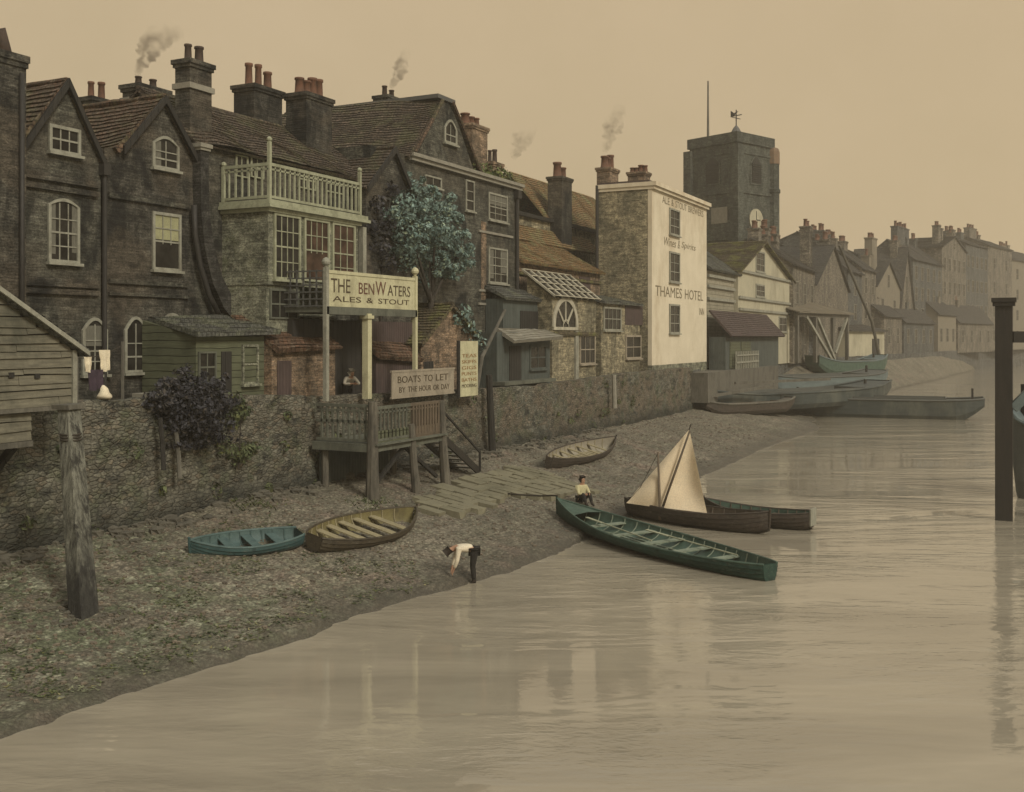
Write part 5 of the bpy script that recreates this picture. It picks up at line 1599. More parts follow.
# ================================================================= boats
def boat(name, label, cat, loc, heading, L, B, D, out, inn, sheer=.35, transom=.0, bowrise=.5, thwarts=3, thwart_mat=None, ribs=10, deck=False, tilt=0.0, group=None, pitch=0.0, gun=None, fine=.75):
    t = thing(name, label, cat, loc, rot=(tilt, pitch, heading), group=group)
    ns, nk = 28, 6
    gun = gun or out
    def wid(s):
        if s < .5:
            k = math.sin(math.pi / 2 * min(1, (s / .5))) ** .75
            return B / 2 * (transom + (1 - transom) * k) if s > 0 or transom else 0.01
        return max(.012, B / 2 * math.cos(math.pi / 2 * (s - .5) / .5) ** fine)
    def sz(s):
        u = 2 * s - 1
        return D * (1 + sheer * (u * u) * (1.35 if u > 0 else (1.0 if not transom else .7)))
    def kz(s):
        z = 0
        if s > .78: z += D * bowrise * ((s - .78) / .22) ** 2
        if s < .15: z += D * (bowrise * .5 if not transom else .25) * ((.15 - s) / .15) ** 2
        return z
    def pt(s, k, ins=0.0, lap=0.0):
        th = k / nk * math.pi / 2
        w = max(.004, wid(s) - ins)
        y = (w + lap) * math.cos(th) ** .62
        zz = sz(s) + (kz(s) + ins * .9 - sz(s)) * math.sin(th) ** 1.1
        return (s * L - L / 2, y, zz)
    m = MB()
    for side in (1, -1):
        for k in range(nk):
            b = len(m.v)
            for i in range(ns + 1):
                s = i / ns
                p0 = pt(s, k, 0, 0.0); p1 = pt(s, k + 1, 0, .03)
                m.v += [(p0[0], p0[1] * side, p0[2]), (p1[0], p1[1] * side, p1[2])]
            for i in range(ns):
                m.f.append((b + 2 * i, b + 2 * i + 1, b + 2 * i + 3, b + 2 * i + 2))
    if transom:
        loop = [pt(0, k, 0) for k in range(nk + 1)]
        poly = [(p[0], p[1], p[2]) for p in loop] + [(p[0], -p[1], p[2]) for p in reversed(loop[:-1])]
        b = len(m.v); m.v += poly + [(p[0] + .06, p[1], p[2]) for p in poly]
        n_ = len(poly)
        m.f += [tuple(range(b, b + n_)), tuple(range(b + 2 * n_ - 1, b + n_ - 1, -1))]
    m.build('hull', out, t, False)
    m = MB()
    for side in (1, -1):
        b = len(m.v)
        for i in range(ns + 1):
            s = .01 + .98 * i / ns
            for k in range(nk + 1):
                p = pt(s, k, .05); m.v.append((p[0], p[1] * side, p[2]))
        for i in range(ns):
            for k in range(nk):
                a = b + i * (nk + 1) + k
                m.f.append((a, a + 1, a + nk + 2, a + nk + 1))
    m.build('lining', inn, t, True)
    g = MB()
    for side in (1, -1):
        g.tube([(p[0], p[1] * side * .985, p[2] + .012) for p in (pt(i / ns, 0, .01) for i in range(ns + 1))], .035, 6)
    g.build('gunwale', gun, t)
    k_ = MB().tube([(i / ns * L - L / 2, 0, kz(i / ns) - .02) for i in range(ns + 1)] + [(L / 2 + .03, 0, sz(1) * .7), (L / 2 + .05, 0, sz(1) + .1)], .04, 6)
    k_.build('keel', out, t)
    tm = thwart_mat or inn
    for i in range(thwarts):
        s = .16 + .66 * (i + .3) / thwarts
        w = wid(s) - .05
        z = kz(s) + (sz(s) - kz(s)) * .68
        MB().box(s * L - L / 2 - .13, s * L - L / 2 + .13, -w * .96, w * .96, z, z + .04).build('thwart', tm, t)
    if ribs:
        r = MB()
        for i in range(ribs):
            s = .1 + .78 * i / (ribs - 1)
            pts = [pt(s, k, .065) for k in range(nk + 1)]
            r.tube(pts + [(p[0], -p[1], p[2]) for p in reversed(pts[:-1])], .022, 5)
        r.build('ribs', tm, t)
    fl = MB()
    for j in range(-2, 3):
        fl.box(-L * .3, L * .28, j * .15 * B / 1.4 - .05, j * .15 * B / 1.4 + .05, D * .14, D * .14 + .03)
    fl.build('floor_boards', tm, t)
    if deck:
        dk = MB(); n0 = int(ns * .84)
        b = len(dk.v)
        for i in range(n0, ns + 1):
            p = pt(i / ns, 0, .02); dk.v += [(p[0], p[1], p[2] - .01), (p[0], 0, p[2] + .05), (p[0], -p[1], p[2] - .01)]
        for i in range(ns - n0):
            a = b + 3 * i
            dk.f += [(a, a + 1, a + 4, a + 3), (a + 1, a + 2, a + 5, a + 4)]
        dk.build('foredeck', inn, t)
    return t

def oar(label, p, q, mat=None):
    p, q = Vector(p), Vector(q)
    d = (q - p).normalized()
    m = MB().tube([p, p + d * (q - p).length * .74], .024, 6)
    e = p + d * (q - p).length * .74
    m.beam(e, q, .13, .025)
    return tag(m.build('oar', mat or MT['plank_pale']), label, 'oar')

def on_beach(px, py):
    z = .8
    for _ in range(12):
        p = at_z(px, py, z); z = beach_z(p.x, p.y)
    return at_z(px, py, z)

def head(p, q): return math.atan2(q[1] - p[1], q[0] - p[0])

# teal boat lying on the mud, seen side on
a = on_beach(190, 553); b = on_beach(299, 550)
c = (a + b) / 2
boat('rowing_boat', 'small blue green rowing boat drawn up on the foreshore, leftmost of the beached boats', 'boat', (c.x, c.y, beach_z(c.x, c.y) - .10), head(b, a), (b - a).length, 1.45, .40, MT['boat_teal'], MT['boat_teal_in'], .25, .45, .5, 3, MT['boat_teal_in'], 9, tilt=-.16, gun=MT['boat_teal_in'])
# ochre boat
a = on_beach(312, 552); b = on_beach(411, 522)
c = (a + b) / 2
boat('rowing_boat', 'open ochre brown rowing boat with pale seats lying right of the blue green one', 'boat', (c.x, c.y, beach_z(c.x, c.y) - .12), head(a, b), (b - a).length * 1.02, 1.95, .46, MT['boat_ochre'], MT['boat_ochre_in'], .35, .3, .5, 5, MT['plank_pale'], 11, tilt=.22)
# pale boat far up the beach
a = on_beach(546, 468); b = on_beach(612, 450)
c = (a + b) / 2
boat('rowing_boat', 'pale lined open boat lying high on the foreshore left of the sail', 'boat', (c.x, c.y, beach_z(c.x, c.y) - .03), head(a, b), (b - a).length, 1.6, .5, MT['boat_brown'], MT['boat_pale_in'], .35, .2, .5, 5, MT['plank_pale'], 11, tilt=.28)
# green skiff
bow = at(557, 38.3); st = at_z(770, 579, .05)
c = (Vector((bow[0], bow[1], 0)) + Vector((st.x, st.y, 0))) / 2
LS = math.hypot(bow[0] - st.x, bow[1] - st.y)
skiff = boat('long_skiff', 'long dark green open skiff, bow on the mud and square stern in the water', 'boat', (c.x, c.y, -.04), head(st, bow), LS, 2.3, .46, MT['boat_green'], MT['boat_green_in'],   .6, .24, .55, 5, MT['plank_green'], 16, deck=True, pitch=-.028, gun=MT['boat_green_in'], fine=.85)
ks = Matrix.Translation(skiff.location) @ skiff.rotation_euler.to_matrix().to_4x4()
for i, (p, q, lab) in enumerate((((-3.4, -.55, .47), (.6, -.35, .52), 'pale oar laid along the near side inside the green skiff'), ((-.6, .42, .47), (3.1, .25, .55), 'pale oar laid towards the bow inside the green skiff'))):
    oar(lab, ks @ Vector(p), ks @ Vector(q), MT['paint_green'])
# mooring rope of the skiff
pts = []
b0 = ks @ Vector((LS / 2, 0, .95))
b1 = on_beach(500, 491)
for i in range(13):
    k = i / 12
    x, y = b0.x + (b1.x - b0.x) * k, b0.y + (b1.y - b0.y) * k + .25 * math.sin(k * 6)
    pts.append((x, y, max(beach_z(x, y) + .04, b0.z + (beach_z(b1.x, b1.y) - b0.z) * min(1, k * 3.2))))
tag(MB().tube(pts, .035, 6).build('mooring_rope', MT['rope'], None, True), 'dark mooring rope running from the green skiff bow onto the stone hard', 'rope')

# sailing boat
a = at_z(630, 511, .15); b = at_z(769, 534, .05)
c = (a + b) / 2
LB = (b - a).length
sb = boat('sailing_boat', 'brown sailing dinghy with cream spritsail afloat behind the green skiff', 'boat', (c.x, c.y, -.06), head(a, b), LB, 1.75, .62, MT['boat_brown'], MT['boat_brown_in'], .3, .4, .4, 3, MT['boat_brown_in'], 10)
mt = at_z(660, 507, .6)
ta = FPX * (HEYE - .6) / (507 - HORIZ)
def P_at(px, py, t): x, y = at(px, t); return Vector((x, y, zt(py, t)))
def loc_of(o, p):
    M_ = Matrix.Translation(o.location) @ o.rotation_euler.to_matrix().to_4x4()
    return M_.inverted() @ p
mast0 = loc_of(sb, P_at(660, 512, ta)); mast1 = loc_of(sb, P_at(658, 452, ta))
MB().tube([mast0 + Vector((0, 0, -.3)), mast0, mast1], [.06, .055, .035], 8).build('mast', MT['timber_brown'], sb, True)
sp0 = loc_of(sb, P_at(663, 506, ta - .05)); sp1 = loc_of(sb, P_at(690, 431, ta - .1))
MB().tube([sp0, sp0.lerp(sp1, .5), sp1], [.04, .045, .025], 8).build('sprit', MT['timber_brown'], sb, True)
def sail(tri, belly, name):
    m = MB(); n = 14
    A, B_, C_ = tri
    nn = (B_ - A).cross(C_ - A).normalized()
    idx = {}
    for i in range(n + 1):
        for j in range(n + 1 - i):
            u, v = i / n, j / n
            p = A + (B_ - A) * u + (C_ - A) * v
            k = (u * v * (1 - u - v)) * 27
            ed = min(u, v, 1 - u - v)
            p = p + nn * belly * (k + .12 * mnoise.noise(p * 1.6)) 
            idx[i, j] = len(m.v); m.v.append(tuple(p))
    for i in range(n):
        for j in range(n - i):
            m.f.append((idx[i, j], idx[i + 1, j], idx[i, j + 1]))
            if i + j < n - 1:
                m.f.append((idx[i + 1, j], idx[i + 1, j + 1], idx[i, j + 1]))
    k = len(m.v)
    off = [tuple(Vector(p) + nn * .012) for p in m.v]
    fs = [tuple(x + k for x in reversed(f)) for f in m.f]
    m.v += off; m.f += fs
    return m.build(name, MT['sail'], sb, True)
pk_ = P_at(689, 430, ta + .15)
sail([loc_of(sb, P_at(626, 503, ta + .6)), loc_of(sb, P_at(661, 508, ta + .12)), loc_of(sb, pk_)], .22, 'foresail')
sail([loc_of(sb, P_at(664, 508, ta + .12)), loc_of(sb, P_at(707, 513, ta - .3)), loc_of(sb, pk_ + Vector((.02, 0, -.02)))], -.25, 'mainsail')
m = MB().tube([loc_of(sb, P_at(658, 453, ta)), loc_of(sb, P_at(640, 488, ta + .45)), loc_of(sb, P_at(626, 503, ta + .6))], .012, 5)
m.tube([loc_of(sb, pk_), loc_of(sb, P_at(691, 424, ta + .15))], .02, 5)
m.build('rigging', MT['rope'], sb)
# boat behind
a = at_z(705, 512, .25); b = at_z(812, 529, .05)
c = (a + b) / 2
bb = boat('moored_boat', 'brown open boat with a pale stern board, farthest right beside the sailing dinghy', 'boat', (c.x, c.y, -.04), head(b, a), (b - a).length, 1.5, .55, MT['boat_brown'], MT['boat_green_in'], .35, .5, .4, 4, MT['boat_brown_in'], 10)
MB().box(-(b - a).length / 2 - .06, -(b - a).length / 2 - .01, -.27, .27, .22, .82).build('stern_board', MT['paint_old'], bb)

# barges
def barge(name, label, p, q, B, D, z, out, inn, deckmat, sheer=.25, cargo=False):
    p, q = Vector((p[0], p[1], 0)), Vector((q[0], q[1], 0))
    L = (q - p).length; c = (p + q) / 2
    t = thing(name, label, 'barge', (c.x, c.y, z), rz=head(p, q))
    ns = 22
    m = MB()
    def w(s):
        e = min(s, 1 - s) / .16
        return B / 2 * (.62 + .38 * math.sin(min(1, e) * math.pi / 2))
    def top(s): return D * (1 + sheer * (2 * s - 1) ** 4)
    def bot(s):
        e = min(s, 1 - s) / .14
        return D * .75 * (1 - min(1, e)) ** 1.5
    for i in range(ns + 1):
        s = i / ns; x = s * L - L / 2; ww = w(s)
        m.v += [(x, -ww, top(s)), (x, -ww * 1.0, bot(s) + (top(s) - bot(s)) * .3), (x, -ww * .86, bot(s)), (x, ww * .86, bot(s)), (x, ww, bot(s) + (top(s) - bot(s)) * .3), (x, ww, top(s))]
    for i in range(ns):
        for k in range(5):
            a = i * 6 + k; m.f.append((a, a + 1, a + 7, a + 6))
    m.f += [(0, 1, 2, 3, 4, 5), tuple(ns * 6 + k for k in (5, 4, 3, 2, 1, 0))]
    m.build('hull', out, t)
    d = MB()
    for i in range(ns + 1):
        s = i / ns; x = s * L - L / 2; ww = w(s)
        d.v += [(x, -ww + .02, top(s) - .1), (x, -ww * .7, top(s) - .08), (x, ww * .7, top(s) - .08), (x, ww - .02, top(s) - .1)]
    for i in range(ns):
        for k in range(3):
            if k == 1 and .2 < (i + .5) / ns < .82:
                continue
            a = i * 4 + k; d.f.append((a, a + 1, a + 5, a + 4))
    d.build('deck', deckmat, t)
    hb = MB(); xa, xb = -L * .3, L * .32
    hb.box(xa, xb, -B * .36, -B * .36 + .08, D * .8, D * 1.12).box(xa, xb, B * .36 - .08, B * .36, D * .8, D * 1.12).box(xa, xa + .08, -B * .355, B * .355, D * .8, D * 1.12).box(xb - .08, xb, -B * .355, B * .355, D * .8, D * 1.12)
    hb.box(xa, xb, -B * .35, B * .35, D * .35, D * .4)
    hb.build('hold', inn, t)
    r = MB()
    for side in (1, -1):
        r.tube([(i / ns * L - L / 2, side * w(i / ns), top(i / ns)) for i in range(ns + 1)], .09, 6)
    r.build('rubbing_strake', deckmat, t)
    MB().box(-L * .44, -L * .44 + .18, -.5, -.32, D, D * 1.5).box(L * .44, L * .44 + .18, .32, .5, D, D * 1.55).build('bollard', MT['timber_dark'], t)
    return t
p = at(786, 94); q = at(984, 88)
barge('river_barge', 'long low dark barge lying across the river mouth, tip nearest the dark mooring post', p, q, 4.2, 1.8, -.25, MT['barge_black'], MT['barge_grey'], MT['barge_grey'], .12)
p = at(692, 80.5); q = at(878, 97)
barge('river_barge', 'dark barge beached in front of the boat shed, left of the long low barge', p, q, 4.4, 1.3, 1.0, MT['barge_black'], MT['barge_grey'], MT['barge_black'], .5)
p = at(752, 100); q = at(876, 112)
barge('river_barge', 'pale blue grey barge behind the two dark barges', p, q, 4.6, 1.7, 1.25, MT['barge_blue'], MT['barge_grey'], MT['barge_grey'], .3)
p = at(812, 118); q = at(880, 126)
barge('river_barge', 'small green barge with pale stern under the slipway shed', p, q, 3.2, 1.5, 2.6, MT['boat_green_in'], MT['barge_grey'], MT['barge_blue'], .5)
p = at(700, 78.5); q = at(788, 84)
barge('river_barge', 'low brown flat punt barge on the mud left of the beached dark barge bow', p, q, 2.2, .8, 1.0, MT['boat_brown'], MT['boat_brown_in'], MT['timber_grey'], .4)
# near barge at right edge
p = at_z(1013, 506, 0); 
p = at(1020, 46); q = at(1120, 43)
barge('moored_barge', 'grey barge bow showing at the right edge behind the dark mooring post', p, q, 3.2, 3.4, -.3, MT['barge_grey'], MT['barge_grey'], MT['barge_blue'], .28)
# loose timbers among the barges
rg = random.Random(12)
for i, (px0, py0, px1, py1, lab) in enumerate(((700, 398, 772, 386, 'long pale plank sloping up among the dark beached barges'), (688, 403, 742, 400, 'dark baulk lying flat at the left end of the beached barges'), (706, 391, 760, 404, 'crossed dark spar leaning over the beached barge bow'), (735, 383, 830, 379, 'thin long pole lying above the beached dark barge'))):
    d0 = 78.5 + i
    p = P_at(px0, py0, d0); q = P_at(px1, py1, d0 + 2)
    tag(MB().beam(p, q, .26, .2).build('timber_baulk', (MT['timber_grey'], MT['timber_wet'], MT['timber_wet'], MT['timber_grey'])[i]), lab, 'timber')

# ================================================================= stone hard (causeway)
poly = [(418, 503), (452, 489), (486, 474), (520, 468), (546, 474), (570, 484), (592, 491), (566, 499), (536, 496), (508, 500), (478, 513), (448, 520), (424, 514)]
W = [on_beach(px, py) for px, py in poly]
def inside(x, y, P):
    c = False; n = len(P)
    for i in range(n):
        a, b = P[i], P[(i + 1) % n]
        if (a.y > y) != (b.y > y) and x < (b.x - a.x) * (y - a.y) / (b.y - a.y) + a.x:
            c = not c
    return c
hm = MB(); rg = random.Random(3)
x0, x1 = min(p.x for p in W), max(p.x for p in W); y0, y1 = min(p.y for p in W), max(p.y for p in W)
y = y0
while y < y1:
    x = x0 + rg.uniform(0, .3); dy = rg.uniform(.42, .62)
    while x < x1:
        dx = rg.uniform(.5, 1.1)
        cx, cy = x + dx / 2, y + dy / 2
        if inside(cx, cy, W):
            z = beach_base(cx, cy) + rg.uniform(.10, .17)
            tl = rg.uniform(-.03, .03)
            g0 = .03
            b = len(hm.v)
            for zz in (-.35, 0):
                for qx, qy in ((x + g0, y + g0), (x + dx - g0, y + g0), (x + dx - g0, y + dy - g0), (x + g0, y + dy - g0)):
                    hm.v.append((qx + rg.uniform(-.05, .05), qy + rg.uniform(-.05, .05), z + zz + tl * (qx - cx) + (beach_base(qx, qy) - beach_base(cx, cy))))
            hm.f += [(b + 3, b + 2, b + 1, b), (b + 4, b + 5, b + 6, b + 7), (b, b + 1, b + 5, b + 4), (b + 1, b + 2, b + 6, b + 5), (b + 2, b + 3, b + 7, b + 6), (b + 3, b, b + 4, b + 7)]
        x += dx
    y += dy
MT['hard'] = mat_rough('hard_stone', (.20, .185, .125), (.145, .135, .095), 1.4, .9, .5, dirt=(.10, .095, .06))
tag(hm.build('stone_hard', MT['hard']), kind='structure')

# ================================================================= stones, weed
rg = random.Random(21)
m = MB()
def stone(m, x, y, z, r):
    b = len(m.v)
    n1, n2 = 6, 3
    sx, sy, sz_ = r * rg.uniform(.7, 1.3), r * rg.uniform(.7, 1.3), r * rg.uniform(.45, .8)
    for j in range(1, n2):
        th = math.pi * j / n2
        for i in range(n1):
            g = 6.283 * i / n1 + j * .4
            k = rg.uniform(.85, 1.15)
            m.v.append((x + sx * math.sin(th) * math.cos(g) * k, y + sy * math.sin(th) * math.sin(g) * k, z + sz_ * math.cos(th)))
    m.v += [(x, y, z + sz_ * .95), (x, y, z - sz_)]
    tpi, bti = len(m.v) - 2, len(m.v) - 1
    for i in range(n1):
        k = (i + 1) % n1
        m.f += [(tpi, b + i, b + k), (b + i, b + n1 + i, b + n1 + k, b + k), (b + n1 + i, bti, b + n1 + k)]
for _ in range(6500):
    y = 12 + 60 * rg.random() ** 1.7
    xs = shore_x(y)
    x = xs - .5 - 7.8 * rg.random() ** .8
    m_r = rg.choice((.025, .03, .035, .045, .07))
    stone(m, x, y, beach_z(x, y) + m_r * .2, m_r)
MT['pebble'] = mat_rough('pebbles', (.20, .165, .125), (.075, .064, .052), 1.3, .85, .3)
tag(m.build('pebbles', MT['pebble'], None, False), 'pebbles and broken brick scattered over the muddy foreshore', 'pebbles', kind='stuff')
m = MB()
for _ in range(330):
    y = 14 + 44 * rg.random() ** 1.5
    x = wall_x(y) + .1 + 1.1 * rg.random() ** 2
    stone(m, x, y, beach_z(x, y) + .02, rg.uniform(.08, .26))
for _ in range(40):
    g_ = rg.uniform(0, 6.28); d_ = rg.uniform(.25, .95)
    x, y = pb.x + math.cos(g_) * d_, pb.y + math.sin(g_) * d_
    stone(m, x, y, beach_z(x, y) + .02, rg.uniform(.05, .14))
MT['rubble'] = mat_rough('rubble', (.13, .12, .095), (.06, .056, .046), 1.6, .9, .4)
tag(m.build('wall_rubble', MT['rubble']), 'fallen rubble heaped along the foot of the river wall', 'rubble', kind='stuff')
m = MB(); mp = MB()
for _ in range(1100):
    y = 12.5 + 13 * rg.random() ** 1.4
    x = shore_x(y) - .3 - 7.5 * rg.random()
    if mnoise.noise(Vector((x * .6, y * .6, 4))) < -.06: continue
    z = beach_z(x, y)
    tgt = mp if mnoise.noise(Vector((x * 1.1, y * 1.1, 9))) > .22 else m
    for _k in range(7):
        g = rg.uniform(0, 6.28); l = rg.uniform(.05, .16); h = rg.uniform(.01, .05)
        dx, dy = math.cos(g), math.sin(g); w_ = rg.uniform(.015, .04)
        ox, oy = x + rg.uniform(-.16, .16), y + rg.uniform(-.16, .16); zz = beach_z(ox, oy)
        tgt.add([(ox - dy * w_, oy + dx * w_, zz + .012), (ox + dy * w_, oy - dx * w_, zz + .012), (ox + dx * l, oy + dy * l, zz + h), ], [(0, 1, 2)])
for cx_, cy_, r_ in [(on_beach(372, 508).x, on_beach(372, 508).y, .7), (on_beach(255, 512).x, on_beach(255, 512).y, .8)]:
    for _ in range(160):
        x = cx_ + rg.gauss(0, r_ * .5); y = cy_ + rg.gauss(0, r_ * .6); zz = beach_z(x, y)
        g = rg.uniform(0, 6.28); l = rg.uniform(.06, .18)
        m.add([(x - .03, y, zz), (x + .03, y, zz), (x + math.cos(g) * l, y + math.sin(g) * l, zz + rg.uniform(.03, .13))], [(0, 1, 2)])
tag(m.build('river_weed', MT['weed']), 'green river weed strewn over the near foreshore', 'weed', kind='stuff')
tag(mp.build('bleached_weed', MT['weed_pale']), 'bleached weed strewn over the near foreshore', 'weed', kind='stuff')
# weeds growing on the wall face
m = MB()
for _ in range(46):
    y = 17 + 50 * rg.random(); z = 1.3 + 2.9 * rg.random() ** 1.6
    clump(m, (wall_x(y) + .1, y, z), rg.uniform(.12, .32), 34, .07, rng=rg)
tag(m.build('wall_weeds', MT['weed']), 'small weeds growing from the joints of the river wall', 'weeds', kind='stuff')

# dark ivy bush hanging over the wall
XI = -22.85
cl = []
for px, py, r in ((185, 398, .75), (205, 395, .7), (172, 405, .6), (195, 415, .85), (215, 408, .6), (180, 422, .65), (205, 432, .6), (222, 398, .45), (198, 440, .45), (190, 386, .5), (212, 388, .45), (165, 392, .4)):
    y, d = on_x(px, XI); cl.append((XI + rg.uniform(-.25, .2), y, zt(py, d), r))
yb_ = on_x(195, XI)[0]
t = thing('ivy_bush', 'dark purple green ivy bush hanging over the river wall left of the landing stage', 'bush', (XI, yb_, 2.8))
m = MB()
for x, y, z, r in cl:
    clump(m, (x, y, z), r * .9, int(900 * r * r) + 60, .068, .9, .35, rg)
    for _ in range(7):
        d = Vector((rg.gauss(0, .6), rg.gauss(0, 1), rg.gauss(0, 1))).normalized() * r * rg.uniform(.9, 1.35)
        clump(m, (x + d.x, y + d.y, z + d.z), r * rg.uniform(.2, .4), 55, .062, .8, .1, rg)
m.build('foliage', MT['ivy'], t)
MB().tube([(XI - .3, yb_, 4.9), (XI - .1, yb_ + .1, 4.4), (XI, yb_ - .2, 3.6)], [.07, .06, .04], 6).tube([(XI - .3, yb_, 4.9), (XI, yb_ - .6, 4.3)], [.05, .03], 6).build('stem', MT['bark'], t)
t = thing('wall_creeper', 'small green creeper clinging to the river wall just right of the ivy bush', 'creeper', (-23.0, on_x(236, -23)[0], 3.2))
m = MB()
for px, py, r in ((236, 402, .4), (243, 412, .35), (232, 420, .35), (240, 455, .4), (250, 450, .3), (228, 448, .4)):
    y, d = on_x(px, -22.95); clump(m, (-23.0, y, zt(py, d)), r, 110, .08, .9, .3, rg)
m.build('foliage', MT['weed'], t)
MB().tube([(-22.98, on_x(238, -23)[0], 2.6), (-22.95, on_x(240, -23)[0], 4.4)], [.03, .02], 5).build('stem', MT['bark'], t)

# broken sticks in the wall gap, and small stakes
for px, py0, py1, lab in ((160, 418, 470, 'crooked dark stake against the wall below the ivy bush'), (176, 432, 478, 'thin pale stake against the wall below the ivy bush')):
    y, d = on_x(px, -22.9)
    tag(MB().tube([(-22.75, y, zt(py1, d)), (-22.85, y + .05, (zt(py1, d) + zt(py0, d)) / 2), (-22.85, y - .05, zt(py0, d))], .07, 6).build('wall_stake', MT['timber_dark'] if px == 160 else MT['timber_grey']), lab, 'stake')

# laundry over the wall
XY = -24.1
def cloth(name, label, px0, px1, py0, py1, mat, seed):
    u0, d = on_x(px0, XY); u1, _ = on_x(px1, XY)
    z0, z1 = zt(py1, d), zt(py0, d)
    m = MB(); n = 10
    for j in range(n + 1):
        for i in range(n + 1):
            u, v = i / n, j / n
            f = .07 * (1 - v) * math.sin(u * 11 + seed) + .03 * mnoise.noise(Vector((u * 3, v * 3, seed)))
            m.v.append((XY + f, u0 + (u1 - u0) * (u * (1 - .12 * (1 - v)) + .06 * (1 - v)), z0 + (z1 - z0) * v + .03 * math.sin(u * 5 + seed) * (1 - v)))
    for j in range(n):
        for i in range(n):
            a = j * (n + 1) + i; m.f.append((a, a + 1, a + n + 2, a + n + 1))
    k = len(m.v)
    m.f += [tuple(q + k for q in reversed(f)) for f in list(m.f)]
    m.v += [(x - .012, y, z) for x, y, z in m.v]
    tag(m.build(name, mat, None, True), label, 'laundry')
cloth('hanging_cloth', 'smaller white cloth on the washing line beside the weatherboard shed', 84, 92, 357, 372, MT['linen'], 1)
cloth('hanging_cloth', 'larger white cloth on the washing line beside the arched windows', 99, 110, 350, 371, MT['linen'], 2)
cloth('hanging_cloth', 'dark purple cloth hanging below the white washing on the line', 88, 103, 370, 390, MT['linen_purple'], 3)
y0, d0 = on_x(76, XY - .05); y1, d1 = on_x(122, XY - .05)
t = thing('washing_line', 'washing line strung between two props behind the river wall at left', 'washing line', (XY - .05, y0, 4.1))
za, zb2 = zt(358, d0), zt(345, d1)
MB().tube([(XY - .03, y0 + (y1 - y0) * i / 8, za + (zb2 - za) * i / 8 - .12 * math.sin(math.pi * i / 8)) for i in range(9)], .015, 5).build('line', MT['rope'], t)
MB().tube([(XY - .03, y0, 4.1), (XY - .03, y0, za + .1)], .05, 6).build('prop', MT['timber_grey'], t)
MB().tube([(XY - .03, y1, 4.1), (XY - .03, y1, zb2 + .1)], .05, 6).build('prop', MT['timber_grey'], t)
y0, d0 = on_x(103, -23.55)
m = MB().lathe((-23.5, y0, top_a(y0) + .02), [(.12, 0), (.2, .05), (.21, .12), (.15, .24), (.1, .34), (.03, .42)], 12).jitter(.07, 5, 4)
tag(m.build('linen_bundle', MT['linen'], None, True), 'crumpled white linen bundle lying on the river wall under the washing', 'bundle')
cp = coping(22.5, on_x(155, -23.3)[0], 0.0)
tag(cp.build('wall_coping', MT['stone_pale']), 'pale stone coping on the river wall between shed and ivy bush', 'coping')

